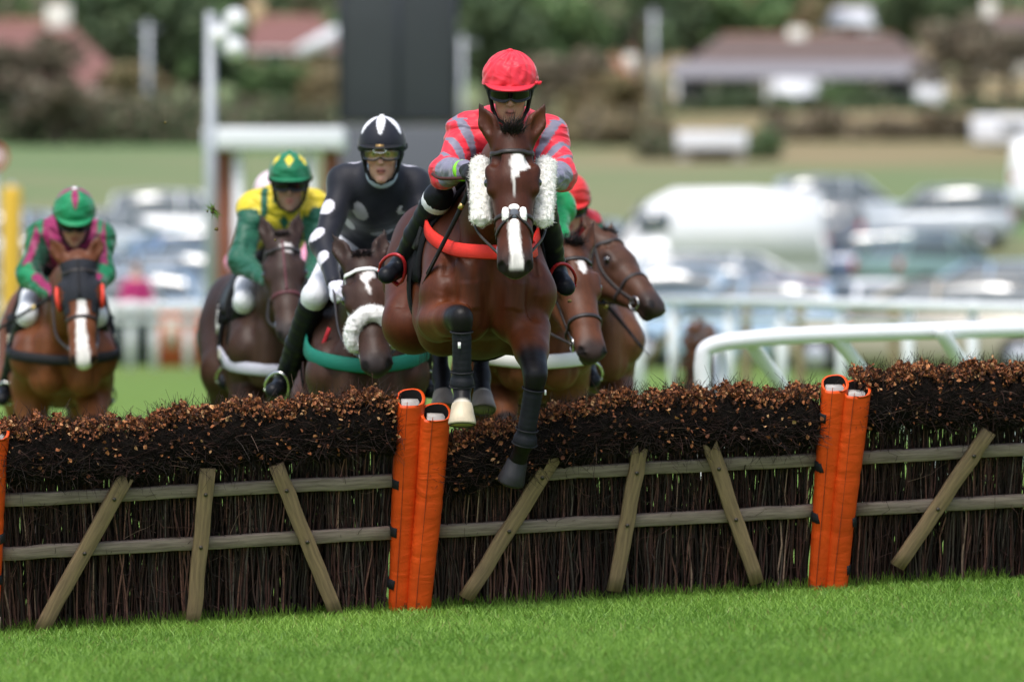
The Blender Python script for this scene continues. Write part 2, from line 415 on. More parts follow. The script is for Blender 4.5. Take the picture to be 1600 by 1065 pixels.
def foot_grass():
    rg = np.random.default_rng(8); n = 6000; s = rg.uniform(-2.4, 2.6, n); d = np.abs(rg.normal(0, .05, n))
    x = X0+s*math.cos(math.radians(10))+d*.17; y = 26.0+s*math.sin(math.radians(10))-d+.03; z = gz(x, y)-.003; h = rg.uniform(.035, .10, n)*np.exp(-d*5)
    a = np.stack([x, y, z], 1); b = a+np.stack([rg.normal(0, .022, n), rg.normal(-.012, .02, n), h], 1)
    tone = rg.random(n)[:, None]; v = twigs(a, b, np.full(n, .0026), np.full(n, .0005), rg, .004, 2, 3, A(.09, .20, .018)*(1-tone)+A(.34, .50, .08)*tone)
    o = part('tufts_at_hurdle_foot', v[0], v[1], mg, None, col=v[2], kind='stuff'); o['label'] = 'longer grass tufts along the foot of the hurdles'; o['category'] = 'grass'
# ================================================================== HURDLES
HA = math.radians(10); LEAN = math.radians(18)
HD = nrm(A(math.cos(HA), math.sin(HA), SLOPE*math.cos(HA))); HN = A(math.sin(HA), -math.cos(HA), 0)
HU = nrm(np.cross(HN, HD)) if np.cross(HN, HD)[2] > 0 else nrm(np.cross(HD, HN))
HT = HU*math.cos(LEAN)+HN*math.sin(LEAN)          # up along the leaning hurdle
HNN = HN*math.cos(LEAN)-HU*math.sin(LEAN)         # out of its face, towards the camera
HB = A(-.4235, 26.0, -.045)
def H(s, t, n=0.0): return HB+HD*s+HT*t+HNN*n
m_rail = mat('weathered_timber', (.31, .245, .19), .8, .2, nscale=6, col2=(.17, .13, .10), bscale=40, bump=.5, coords='loc', stretch=(1.2, 14, 14), bdist=.004)
m_brace = mat('split_stake_timber', (.31, .215, .115), .75, .2, nscale=6, col2=(.19, .13, .075), bscale=40, bump=.5, coords='loc', stretch=(1.2, 14, 14), bdist=.004)
m_twig = mat('birch_twig', attr='col', rough=.65, spec=.25, nscale=60, namt=.35)
m_leaf = mat('dry_beech_leaf', attr='col', rough=.65, spec=.25)
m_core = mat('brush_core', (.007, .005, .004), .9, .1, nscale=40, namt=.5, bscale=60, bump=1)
m_bolt = mat('bolt_steel', (.10, .085, .07), .5, .5, metal=.8)
m_strap = mat('black_webbing', (.012, .012, .014), .7, .3, bscale=300, bump=.2)
def orange_mat():
    m = mat('orange_vinyl_pad', (.70, .075, .007), .5, .3, nscale=5, namt=.24, coords='loc', stretch=(1, 1, 1))
    t = m.node_tree; N = t.nodes; L = t.links; b = N['Principled BSDF']
    at = N.new('ShaderNodeAttribute'); at.attribute_name = 'loc'
    mp = N.new('ShaderNodeMapping'); mp.inputs['Scale'].default_value = (4, 4, 10); L.new(at.outputs['Vector'], mp.inputs[0])
    n1 = N.new('ShaderNodeTexNoise'); n1.inputs['Scale'].default_value = 1.6; n1.inputs['Detail'].default_value = 3; n1.inputs['Distortion'].default_value = 1.4; L.new(mp.outputs[0], n1.inputs['Vector'])
    bp = N.new('ShaderNodeBump'); bp.inputs['Strength'].default_value = .3; bp.inputs['Distance'].default_value = .016; L.new(n1.outputs['Fac'], bp.inputs['Height']); L.new(bp.outputs[0], b.inputs['Normal'])
    # mud thrown up near the foot
    n2 = N.new('ShaderNodeTexNoise'); n2.inputs['Scale'].default_value = 28; n2.inputs['Detail'].default_value = 6; L.new(at.outputs['Vector'], n2.inputs['Vector'])
    sp = N.new('ShaderNodeSeparateXYZ'); L.new(at.outputs['Vector'], sp.inputs[0])
    mr = N.new('ShaderNodeMapRange'); mr.inputs['From Min'].default_value = .0; mr.inputs['From Max'].default_value = .16; mr.inputs['To Min'].default_value = .12; mr.inputs['To Max'].default_value = -.18; L.new(sp.outputs[2], mr.inputs['Value'])
    ad = N.new('ShaderNodeMath'); L.new(n2.outputs['Fac'], ad.inputs[0]); L.new(mr.outputs[0], ad.inputs[1])
    th = N.new('ShaderNodeMapRange'); th.inputs['From Min'].default_value = .56; th.inputs['From Max'].default_value = .66; L.new(ad.outputs[0], th.inputs['Value'])
    mx = N.new('ShaderNodeMix'); mx.data_type = 'RGBA'; L.new(th.outputs[0], mx.inputs['Factor'])
    src = b.inputs['Base Color'].links[0].from_socket; L.new(src, mx.inputs['A']); mx.inputs['B'].default_value = (.10, .055, .028, 1); L.new(mx.outputs['Result'], b.inputs['Base Color'])
    return m
m_or = orange_mat()
m_padin = mat('pad_lining', (.015, .014, .014), .8, .1)
m_post = mat('upright_cap', (.42, .39, .36), .7, .2, nscale=30, namt=.2)

LEAFM = []
for q in range(6):
    rg = np.random.default_rng(q); L_ = 1.0; wv = .36
    V = [[0, 0, 0]]+[[u, s*wv*math.sin(math.pi*min(1, u*1.05+.02))**.8*(1+rg.normal(0, .1)), rg.uniform(.05, .28)*abs(s)+rg.normal(0, .06)] for u in (.28, .62) for s in (-1, 0, 1)]+[[1, 0, rg.normal(0, .12)]]
    F = [[0, 2, 1], [0, 3, 2], [1, 2, 5, 4], [2, 3, 6, 5], [4, 5, 7], [5, 6, 7]]
    LEAFM.append((np.array(V), F))
def leaf_cols(rg, n):
    pal = np.array([(.25, .085, .03), (.38, .16, .06), (.15, .052, .024), (.07, .03, .017), (.50, .28, .13), (.30, .10, .036)])
    return pal[rg.choice(6, n, p=[.27, .18, .22, .16, .07, .10])]*rg.uniform(.75, 1.2, (n, 1))
def rand_rot(rg):
    q = rg.normal(0, 1, 4); q /= np.linalg.norm(q); a, b, c, d = q
    return np.array([[1-2*(c*c+d*d), 2*(b*c-a*d), 2*(b*d+a*c)], [2*(b*c+a*d), 1-2*(b*b+d*d), 2*(c*d-a*b)], [2*(b*d-a*c), 2*(c*d+a*b), 1-2*(b*b+c*c)]])
LEAF_ME = {}
def twigs(a, b, r0, r1, rg, bend=.01, nseg=3, sides=4, colr=None):
    """bundle of thin sticks; a,b are (n,3)"""
    n = len(a); ts = np.linspace(0, 1, nseg+1); d = b-a; ln = np.linalg.norm(d, axis=1, keepdims=True); d = d/ln
    ref = np.where(np.abs(d[:, 2:3]) > .8, np.array([[1., 0, 0]]), np.array([[0, 0, 1.]])); e1 = np.cross(d, ref); e1 /= np.linalg.norm(e1, axis=1, keepdims=True); e2 = np.cross(d, e1)
    V = np.empty((n, nseg+1, sides, 3)); off = rg.normal(0, bend, (n, nseg+1, 2)); off[:, 0] = 0
    for i, t in enumerate(ts):
        c = a+(b-a)*t+e1*off[:, i, :1]+e2*off[:, i, 1:]; r = (r0*(1-t)+r1*t)[:, None]
        for j in range(sides):
            an = 2*math.pi*j/sides; V[:, i, j] = c+r*(math.cos(an)*e1+math.sin(an)*e2)
    base = np.arange(n)[:, None]*((nseg+1)*sides); F = []
    for i in range(nseg):
        for j in range(sides):
            F.append(base+np.array([[i*sides+j, i*sides+(j+1) % sides, (i+1)*sides+(j+1) % sides, (i+1)*sides+j]]))
    C = np.repeat(colr, (nseg+1)*sides, 0)
    return V.reshape(-1, 3), np.vstack(F), C
def twig_cols(rg, n):
    pal = np.array([(.026, .014, .012), (.045, .020, .017), (.013, .009, .008), (.085, .040, .030), (.045, .034, .028), (.15, .095, .07)])
    return pal[rg.choice(6, n, p=[.30, .24, .24, .10, .09, .03])]*rg.uniform(.7, 1.3, (n, 1))
def pad(par, s_b, s_t, t0, t1, n0, wid, seed, straps):
    """orange padded sleeve over the upright; open at the top"""
    rg = np.random.default_rng(seed); nz, na = 64, 28; V, L = [], []
    ph = rg.uniform(0, 6.3, 6)
    for i in range(nz+1):
        u = i/nz; t = t0+(t1-t0)*u; s = s_b+(s_t-s_b)*u
        for j in range(na):
            a = 2*math.pi*j/na; ca, sa = math.cos(a), math.sin(a)
            rx = wid/2*(abs(ca)**.75)*np.sign(ca); ry = wid*.46*(abs(sa)**.75)*np.sign(sa)
            k = 1+.006*math.sin(u*46+ph[0]+2.3*math.sin(a*2+ph[1])+3*math.sin(u*9+ph[4]))+.004*math.sin(u*83+ph[2]+2*a+2*math.sin(u*13))+.035*math.sin(u*7+ph[3]+a)-.10*max(0, 1-u/.06)*.5
            k *= .80+.22*u
            k *= 1-.05*math.exp(-((u-.60)/.012)**2)-.04*math.exp(-((u-.32)/.012)**2)
            tt = t+(.012*(-math.sin(a))*(u > .999)+.012*(u > .999)*math.cos(a+1))
            V.append(H(s+rx*k, tt, n0+ry*k)); L.append((rx*k+seed, ry*k, t))
    for rr, dt in ((.84, -.002), (.78, -.07), (.70, -.16)):                      # rolled lip and inside lining
        for j in range(na):
            a = 2*math.pi*j/na; ca, sa = math.cos(a), math.sin(a)
            rx = wid/2*(abs(ca)**.75)*np.sign(ca)*rr; ry = wid*.46*(abs(sa)**.75)*np.sign(sa)*rr
            V.append(H(s_t+rx, t1+dt-.012*sa+.012*math.cos(a+1), n0+ry)); L.append((rx+seed, ry, t1))
    F = []
    for i in range(nz+1):
        for j in range(na): F.append([i*na+j, i*na+(j+1) % na, (i+1)*na+(j+1) % na, (i+1)*na+j])
    p = part('post_pad', V[:(nz+2)*na], F, m_or, par, loc=L[:(nz+2)*na])
    F2 = [];
    for i in range(2):
        for j in range(na): F2.append([i*na+j, i*na+(j+1) % na, (i+1)*na+(j+1) % na, (i+1)*na+j])
    F2.append([2*na+j for j in range(na)])
    part('lining', np.array(V[(nz+1)*na:]), F2, m_padin, p)
    # seam down the face
    sp = []; 
    for i in range(0, nz+1):
        u = i/nz; sp.append(H(s_b+(s_t-s_b)*u-wid*.18*(1+.05*math.sin(9*u)), t0+(t1-t0)*u, n0+wid*.452*(.80+.22*u)))
    part('seam', *tube(sp, .0016, 5), mat('pad_seam', (.30, .045, .012), .8), p)
    for (u, sd) in straps:
        t = t0+(t1-t0)*u; s = s_b+(s_t-s_b)*u; pts, nn = [], []
        for a in np.linspace(sd*0-.9, .9, 9):
            aa = a+(math.pi if sd < 0 else 0); rx = wid/2*1.05*(.80+.22*u)*math.cos(aa); ry = wid*.50*(.80+.22*u)*math.sin(aa)
            pts.append(H(s+rx, t+rg.normal(0, .001), n0+ry)); nn.append(HD*math.cos(aa)+HNN*math.sin(aa))
        part('velcro_strap', *ribbon(pts, nn, .045, .005), m_strap, p)
    c0 = H(s_t, t1-.075, n0)
    V, F, L = beam(H(s_b, t0+.02, n0), H(s_t, t1-.012, n0), .072, .05, HNN, 6, .001, seed)
    part('upright', V, F, m_post, par, loc=L)

def hurdle(k, s0, s1, prof, braces, label, seed, padspec, clip=None):
    rg = np.random.default_rng(seed)
    par = thing('hurdle', label, 'hurdle', H((s0+s1)/2, 0), 'hurdles across the track')
    top = lambda s: np.interp((s-s0)/(s1-s0), [p[0] for p in prof], [p[1] for p in prof])+.012*math.sin(s*23+seed)+.010*math.sin(s*61+seed*3)+.006*math.sin(s*140)
    # rails
    for t in (.615, .38):
        V, F, L = beam(H(s0+.02, t, 0), H(s1-.02, t+.004, 0), .054, .028, HNN, 16, .0016, seed+int(t*100)); part('rail', V, F, m_rail, par, loc=L)
    V, F, L = beam(H(s0+.02, .03, -.09), H(s1-.02, .03, -.09), .05, .03, HNN, 10, .001, seed+9); part('bottom_rail', V, F, m_rail, par, loc=L)
    for i, (sa, ta, sb, tb) in enumerate(braces):
        V, F, L = beam(H(s0+sa, ta, .034), H(s0+sb, tb, .034), .066, .03, HNN, 10, .0014, seed+20+i, taper=.94); b = part('stake', V, F, m_brace, par, loc=L)
        for tt in (.615, .38):
            u = (tt-ta)/(tb-ta); c = H(s0+sa+(sb-sa)*u, tt, .051)
            part('bolt', *tube([c-HNN*.002, c+HNN*.004], .0085, 8), m_bolt, b)
    # upright birch sticks: the larger ones in the front row, finer ones behind
    n1, n2 = 240, 1500
    sA = rg.uniform(s0+.03, s1-.03, n1); a = np.array([H(s, -.02, rg.uniform(-.03, -.018)) for s in sA])
    b = np.array([H(np.clip(s+rg.normal(0, .035), s0, s1), rg.uniform(.55, .82), rg.uniform(-.045, -.02)) for s in sA])
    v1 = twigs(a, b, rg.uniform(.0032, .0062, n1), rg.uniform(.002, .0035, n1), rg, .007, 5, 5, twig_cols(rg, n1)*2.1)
    sA = rg.uniform(s0+.03, s1-.03, n2); dn = rg.uniform(-.14, -.035, n2)
    a = np.array([H(s, -.02, d) for s, d in zip(sA, dn)]); b = np.array([H(np.clip(s+rg.normal(0, .05), s0, s1), rg.uniform(.6, .85), d+rg.normal(0, .02)) for s, d in zip(sA, dn)])
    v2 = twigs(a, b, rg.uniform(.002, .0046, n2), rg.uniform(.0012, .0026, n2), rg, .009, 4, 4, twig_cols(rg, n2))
    # stray fine twigs among them
    n3 = 520; sA = rg.uniform(s0+.04, s1-.04, n3); tA = rg.uniform(.05, .7, n3); ang = rg.normal(0, .8, n3); ln = rg.uniform(.06, .22, n3)
    a = np.array([H(s, t, rg.uniform(-.05, .012)) for s, t in zip(sA, tA)])
    b = np.array([H(np.clip(s+l*math.sin(g), s0, s1), t+l*math.cos(g), rg.uniform(-.04, .022)) for s, t, l, g in zip(sA, tA, ln, ang)])
    v3 = twigs(a, b, np.full(n3, .0015), np.full(n3, .0007), rg, .012, 4, 3, twig_cols(rg, n3)*1.3)
    part('birch_sticks', v1[0], v1[1], m_twig, par, col=v1[2], kind='stuff')
    part('birch_infill', v2[0], v2[1], m_twig, par, col=v2[2], kind='stuff')
    part('stray_twigs', v3[0], v3[1], m_twig, par, col=v3[2], kind='stuff')
    # packed brush along the top
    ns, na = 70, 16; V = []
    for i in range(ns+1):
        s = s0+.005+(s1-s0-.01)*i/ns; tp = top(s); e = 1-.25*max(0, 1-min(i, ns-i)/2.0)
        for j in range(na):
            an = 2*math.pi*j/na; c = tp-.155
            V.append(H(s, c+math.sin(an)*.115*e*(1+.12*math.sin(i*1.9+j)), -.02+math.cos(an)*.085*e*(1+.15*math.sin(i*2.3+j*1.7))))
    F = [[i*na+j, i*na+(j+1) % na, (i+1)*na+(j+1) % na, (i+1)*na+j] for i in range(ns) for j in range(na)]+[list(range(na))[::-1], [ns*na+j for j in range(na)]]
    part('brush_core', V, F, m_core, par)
    nb = 6500; sA = rg.uniform(s0+.0, s1-.0, nb); tp = np.array([top(s) for s in sA])
    an = rg.uniform(-.75*math.pi, .95*math.pi, nb); rad = rg.uniform(.45, 1, nb)
    t1 = tp-.155+np.sin(an)*.105*rad; n1_ = -.02+np.cos(an)*.085*rad
    ln = rg.uniform(.05, .13, nb); g1 = rg.normal(0, .75, nb); up = rg.uniform(.2, 1.0, nb)
    a = np.array([H(s, t, n) for s, t, n in zip(sA, t1, n1_)])
    outn = np.cos(an)*.5; outt = np.maximum(np.sin(an), -.5)*.35+up*.55
    hang = rg.random(nb) < .22; outt[hang] = -rg.uniform(.2, .9, hang.sum())
    dirv = np.array([HD*math.sin(g)+HT*o+HNN*(q+rg.normal(0, .25)) for g, o, q in zip(g1, outt, outn)]); dirv /= np.linalg.norm(dirv, axis=1, keepdims=True)
    b = a+dirv*ln[:, None]
    b_t = (b-HB)@HT; lim = np.array([top(s) for s in sA])+.028; over = np.maximum(0, b_t-lim); b -= HT*over[:, None]
    b_s = (b-HB)@HD; b -= HD*(b_s-np.clip(b_s, s0-.015, s1+.015))[:, None]
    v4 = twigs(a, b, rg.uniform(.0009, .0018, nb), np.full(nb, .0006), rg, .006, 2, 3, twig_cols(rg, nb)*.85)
    nt_ = 900; sA = rg.uniform(s0, s1, nt_); tpp = np.array([top(s) for s in sA]); a = np.array([H(s, t-.05, rg.uniform(-.09, .05)) for s, t in zip(sA, tpp)])
    b = a+np.array([HD*rg.normal(0, .5)+HT*1.0+HNN*rg.normal(0, .35) for _ in range(nt_)])*rg.uniform(.05, .105, nt_)[:, None]
    v5 = twigs(a, b, np.full(nt_, .0011), np.full(nt_, .0006), rg, .004, 2, 3, twig_cols(rg, nt_)); part('twig_tips', v5[0], v5[1], m_twig, par, col=v5[2], kind='stuff')
    part('brush_twigs', v4[0], v4[1], m_twig, par, col=v4[2], kind='stuff')
    # dry leaves: most on the crest, some caught lower down; the largest are pieces of their own
    def spot(low):
        s = rg.uniform(s0+.0, s1-.0); tp = top(s)
        if low: an = rg.uniform(-.55, .6); rad = rg.uniform(.9, 1.08)
        else: an = rg.normal(math.pi/2+.12, .36); rad = rg.uniform(.95, 1.2)
        return H(s, tp-.155+math.sin(an)*.135*rad+rg.normal(0, .008), -.02+math.cos(an)*.10*rad), s
    nl = 7000; V, F, C, o = [], [], [], 0; cl = leaf_cols(rg, nl)
    for i in range(nl):
        low = rg.random() < .02; p, s = spot(low)
        if (math.sin(s*17+seed)+math.sin(s*41+seed*2)) < -1.1 and rg.random() < .6: continue
        sz = rg.uniform(.010, .026); R = rand_rot(rg); v, f = LEAFM[rg.integers(6)]
        V.append((v-[.5, 0, 0])@R.T*sz+p); F += [[q+o for q in ff] for ff in f]; C.append(np.repeat(cl[i:i+1], 8, 0)); o += 8
    part('leaf_litter', np.vstack(V), F, m_leaf, par, smooth=False, col=np.vstack(C), kind='stuff')
    base = ROOT[par.name]
    for i in range(90):
        p, s = spot(rg.random() < .03); q = int(rg.integers(6)); ck = int(rg.integers(5))
        if (q, ck) not in LEAF_ME:
            v, f = LEAFM[q]; me = raw_mesh('leaf', v-[.5, 0, 0], f, False); add_col(me, np.repeat(leaf_cols(np.random.default_rng(q*7+ck), 1), 8, 0)*1.15); me.materials.append(m_leaf); LEAF_ME[(q, ck)] = me
        ob = bpy.data.objects.new('leaf', LEAF_ME[(q, ck)]); COL.objects.link(ob); ob.parent = par
        sz = rg.uniform(.022, .032); ob.location = tuple(p+HNN*.012+HT*.006-base); ob.scale = (sz, sz, sz); ob.rotation_euler = tuple(rg.uniform(-1.2, 1.2, 3))
    for ps in padspec: pad(par, *ps)
    return par
foot_grass()
PROF1 = [(0, .955), (.1, .96), (.25, .94), (.33, .93), (.45, .97), (.6, .985), (.75, .985), (.9, 1.01), (1, .985)]
PROF2 = [(0, .80), (.1, .815), (.22, .85), (.36, .915), (.5, .955), (.62, .945), (.75, .955), (.88, .93), (1, .925)]
PROF3 = [(0, .99), (.1, 1.005), (.3, 1.0), (.5, .99), (.7, .97), (1, .97)]
hurdle(0, -1.785, -.075, PROF1, [(.555, .71, .185, .03), (.90, .73, .835, .02), (1.19, .73, 1.45, .04)],
       'hurdle with grey rails and a ragged leafy crest, left of the leaping horse', 31,
       [(-1.825, -1.775, .0, .93, .02, .115, 1, [(.5, 1), (.3, 1)]), (-.062, -.018, .0, .985, .0, .118, 2, [(.62, -1), (.40, -1), (.16, -1)])])
hurdle(1, .06, 1.765, PROF2, [(.565, .75, .165, .08), (.915, .75, .81, .08), (1.205, .75, 1.435, .08)],
       'hurdle directly under the forelegs of the leaping horse, hoof against its stake', 32,
       [(.016, .085, .0, .93, .045, .125, 3, []), (1.768, 1.815, .0, .965, .02, .112, 4, [(.85, -1), (.62, -1), (.38, -1)])])
hurdle(2, 1.90, 3.60, PROF3, [(.60, .72, .215, .12), (.93, .74, .87, .06), (1.22, .74, 1.45, .05)],
       'hurdle cut off by the right edge, one stake leaning against its rails', 33,
       [(1.838, 1.905, .0, .945, .045, .118, 5, [(.37, 1), (.14, 1)]), (3.63, 3.62, .0, .96, .02, .118, 6, [])])
# ================================================================== HORSES
m_coat = mat('horse_coat', attr='col', rough=.48, spec=.22, nscale=38, namt=.22, bscale=150, bump=.25, stretch=(1, 1, .25), bdist=.004)
m_hoof = mat('hoof_horn', attr='col', rough=.5, spec=.35, bscale=90, bump=.25, stretch=(1, 1, .15))
m_hair = mat('horse_hair', (.028, .025, .026), .5, .3)
m_leather = mat('bridle_leather', (.028, .022, .020), .45, .4, bscale=200, bump=.15)
m_white_web = mat('white_tack', (.78, .78, .75), .6, .3, bscale=250, bump=.15)
m_metal = mat('bit_steel', (.65, .65, .63), .25, .5, metal=1)
m_eye = mat('dark_eye', (.012, .008, .006), .06, .6, coat=1)
m_black_cloth = mat('black_saddle_cloth', (.007, .007, .008), .8, .15, nscale=12, namt=.3, bscale=60, bump=.35)
m_saddle = mat('saddle_leather', (.010, .009, .009), .45, .3, bscale=90, bump=.15)
m_boot_lead = mat('leg_boot_neoprene', (.011, .012, .015), .6, .2, nscale=30, namt=.25, bscale=220, bump=.25)
m_wool = mat('sheepskin', (.90, .87, .81), .95, .1, nscale=28, namt=.14, bscale=150, bump=.5)
def webbing(name, col): return mat('webbing_'+name, col, .65, .25, nscale=9, namt=.08, bscale=420, bump=.3)

def hframe(fwd, up):
    fwd = nrm(fwd); up = nrm(up-fwd*np.dot(up, fwd)); return fwd, up
class Frame:
    def __init__(s, O, yaw, pitch=0, piv=1.25):
        s.A = A(math.cos(yaw), math.sin(yaw), 0); f0 = A(math.sin(yaw), -math.cos(yaw), 0)
        s.F = f0*math.cos(pitch)+A(0, 0, 1)*math.sin(pitch); s.U = np.cross(s.A, -s.F); s.U = nrm(s.U if s.U[2] > 0 else -s.U)
        s.O = np.asarray(O, float)+A(0, 0, piv); s.piv = piv
    def __call__(s, l, f, z): return s.O+s.A*l+s.F*f+s.U*(z-s.piv)
    def inv(s, V): d = np.asarray(V)-s.O; return np.stack([d@s.A, d@s.F, d@s.U+s.piv], -1)

def wool_slab(a, b, wid, th, nor, seed, r=.0075, dens=2.0):
    """a roll of sheepskin between a and b: a padded core covered in curls"""
    rg = np.random.default_rng(seed); S = SDF(.0046); t = nrm(b-a); n = nrm(nor-t*np.dot(nor, t)); s = np.cross(t, n); L = np.linalg.norm(b-a)
    R = np.stack([t, s, n], 1)
    for i in range(5):
        S.ell(a+(b-a)*(i+.5)/5, (L*.2, wid/2*.86, th/2*.86), R, .02)
    N = int(dens*620*L*wid/.016)
    for i in range(N):
        u = rg.uniform(-.02, 1.02); an = rg.uniform(0, 2*math.pi); k = .9 if -.0 < u < 1 else .6
        p = a+(b-a)*u+s*math.cos(an)*wid/2*k*rg.uniform(.9, 1.05)+n*math.sin(an)*th/2*k*rg.uniform(.85, 1.08)
        S.ell(p, r*rg.uniform(.6, 1.15), None, .006)
    V, Q = S.mesh(); return V, Q
def fuzz(V, Q, n, L, par, m, seed=1):
    rg = np.random.default_rng(seed); k = rg.integers(0, len(Q), n); a, b, c = V[Q[k, 0]], V[Q[k, 1]], V[Q[k, 2]]; nn = np.cross(b-a, c-a); nn /= np.maximum(np.linalg.norm(nn, axis=1, keepdims=True), 1e-9)
    d = nn+rg.normal(0, .5, (n, 3)); tip = a+d*(L*rg.uniform(.5, 1.2, n))[:, None]; v = twigs(a, tip, np.full(n, .0009), np.full(n, .0004), rg, L*.15, 2, 3, np.ones((n, 3)))
    part('fleece_tufts', v[0], v[1], m, par, kind='stuff')

MUSCLE = [((0, .55, 1.30), (0, .52, .96), .034, .030), ((.185, .53, 1.22), (.165, .49, .94), .026, .028), ((.10, .22, 1.52), (.195, .48, 1.22), .016, .028), ((.17, .02, 1.48), (.25, .36, 1.16), .008, .022),
          ((.275, .05, 1.20), (.25, .30, 1.02), .016, .026), ((.27, -.13, 1.38), (.265, -.13, 1.02), .016, .035), ((.24, -.72, 1.40), (.27, -.56, 1.08), .020, .045), ((.24, -.95, 1.32), (.22, -.80, 1.0), .010, .03),
          ((.10, .50, 1.30), (.085, .70, 1.50), .014, .022), ((.10, .545, 1.18), (.09, .54, 1.06), -.016, .045), ((.20, .46, 1.14), (.21, .40, 1.04), -.010, .04), ((.24, .22, 1.10), (.235, .12, 1.0), -.010, .045),
          ((.24, -.28, 1.36), (.275, -.22, 1.0), .004, .018), ((.24, -.38, 1.38), (.275, -.31, 1.0), .004, .018), ((.24, -.48, 1.38), (.27, -.41, 1.02), .004, .018), ((.20, .40, 1.24), (.235, .30, 1.16), -.007, .03)]
def horse(sp):
    fr = Frame(sp['O'], sp['yaw'], sp.get('pitch', 0)); W = fr; vox = sp['vox']; seed = sp.get('seed', 1)
    root = thing('horse', sp['label'], 'horse', A(sp['O'][0], sp['O'][1], sp['ground']), 'racehorses')
    S = SDF(vox); fat = sp.get('fat', 1.0)
    # trunk
    S.cone(W(0, .02, 1.21), W(0, -.72, 1.26), .355*fat, .31*fat, .06, fr.A, .74)
    S.cone(W(0, -.05, 1.47), W(0, -.75, 1.46), .12, .12, .10, fr.A, .9)
    S.cone(W(0, .02, 1.55), W(0, -.22, 1.53), .055, .05, .12)
    S.ell(W(0, -1.02, 1.31), (.235, .36, .25), np.stack([fr.A, fr.F, fr.U], 1), .08)
    S.cone(W(0, .28, 1.17), W(0, .05, 1.16), .235, .29, .07, fr.A, .92)
    for s in (-1, 1):
        S.cone(W(.115*s, .00, 1.45), W(.165*s, .36, 1.13), .10, .125, .05)      # shoulder blade
        S.cone(W(.165*s, .36, 1.13), W(.165*s, .10, .97), .11, .11, .04)        # upper arm
        S.cone(W(.085*s, .44, 1.22), W(.098*s, .425, 1.02), .088, .098, .012)     # pectorals
        S.ell(W(.185*s, .36, 1.16), (.075, .10, .12), np.stack([fr.A, fr.F, fr.U], 1), .02)   # point of shoulder
        S.cone(W(.22*s, -.10, 1.30), W(.215*s, .05, 1.02), .065, .075, .03)      # triceps
        S.ell(W(.13*s, -1.05, 1.28), (.145, .28, .24), np.stack([fr.A, fr.F, fr.U], 1), .05)
    # neck
    poll = np.asarray(sp['poll'], float); muz = np.asarray(sp['muzzle'], float); u = nrm(muz-poll); HL = np.linalg.norm(muz-poll); hs = HL/.60
    vref = sp.get('vref'); vref = fr.F*.8+fr.U*.6 if vref is None else np.asarray(vref, float)
    v = nrm(vref-u*np.dot(vref, u)); wv = nrm(np.cross(v, u)); wv = wv if np.dot(wv, fr.A) > 0 else -wv
    hd = lambda a, b, c: poll+(u*a+v*b+wv*c)*hs          # head frame: along the face, out of the forehead, sideways
    n0 = W(0, .20, 1.33); n3 = hd(.07, -.13, 0); n1 = n0*.66+n3*.34+fr.U*sp.get('arch', .02); n2 = n0*.3+n3*.7+fr.U*sp.get('arch', .02)*1.1
    S.cone(n0, n1, .255, .19, .06, fr.A, .62); S.cone(n1, n2, .19, .145, .05, wv, .58); S.cone(n2, n3, .145, .105, .05, wv, .68)
    S.cone(W(0, .10, 1.50), hd(.0, -.06, 0), .075, .06, .07)                      # crest
    # head
    R = np.stack([u, v, wv], 1); q = hs
    S.cone(hd(.02, -.075, 0), hd(.19, -.082, 0), .073*q, .088*q, .03)
    S.cone(hd(.05, -.045, 0), hd(.20, -.052, 0), .055*q, .060*q, .03, wv, 1.32)
    S.cone(hd(.20, -.078, 0), hd(.40, -.070, 0), .078*q, .056*q, .03, wv, 1.18)
    S.cone(hd(.40, -.070, 0), hd(.52, -.072, 0), .056*q, .052*q, .03, wv, 1.16)
    for s in (-1, 1):
        S.ell(hd(.19, -.185, .042*s), (.105*q, .088*q, .036*q), R, .03)           # cheek
        S.cone(hd(.155, -.045, .083*s), hd(.235, -.052, .080*s), .029*q, .026*q, .022)  # brow
        S.cone(hd(.26, -.105, .070*s), hd(.37, -.098, .050*s), .016*q, .012*q, .02)   # facial crest
        S.cone(hd(.22, -.19, .036*s), hd(.46, -.135, .024*s), .050*q, .034*q, .03)   # jaw
        S.cone(hd(.47, -.070, .036*s), hd(.565, -.062, .046*s), .030*q, .028*q, .02)  # nostril wings
        S.ell(hd(.578, -.050, .054*s), (.028*q, .017*q, .016*q), np.stack([nrm(u*.8-v*.5), nrm(v*.8+u*.5), wv], 1), .008, 's')
        S.ell(hd(.200, -.066, .113*s), .022*q, None, .012, 's')                    # eye socket
    for s in (-1, 1):
        S.ell(hd(.115, -.018, .066*s), (.030*q, .016*q, .020*q), R, .025, 's')       # hollow over the eye
    S.ell(hd(.560, -.085, 0), (.050*q, .046*q, .052*q), R, .025)                   # upper lip
    S.ell(hd(.535, -.138, 0), (.048*q, .028*q, .036*q), R, .02)                    # lower lip and chin
    S.cone(hd(.47, -.126, -.06), hd(.62, -.124, -.0), .005*q, .005*q, .006, None, 1, 's')
    S.cone(hd(.47, -.126, .06), hd(.62, -.124, .0), .005*q, .005*q, .006, None, 1, 's')
    ears = sp.get('ears', [(.0, 0), (.0, 0)])
    for s, (eb, eo) in zip((-1, 1), ears):
        ed = nrm(-u*.93+v*(.30+eb)+wv*s*(.22+eo)); e0 = hd(.025, -.04, .062*s); face = nrm(v*.9+wv*s*.45+u*.2); face = nrm(face-ed*np.dot(face, ed)); sd = np.cross(ed, face)
        L = .182*q; Re = np.stack([ed, sd, face], 1)
        S.cone(e0, e0+ed*L*.45, .034*q, .043*q, .02, face, .62); S.cone(e0+ed*L*.45, e0+ed*L*.95, .041*q, .006*q, .01, face, .5)
        S.ell(e0+ed*L*.55+face*.020*q, (L*.36, .025*q, .018*q), Re, .006, 's')
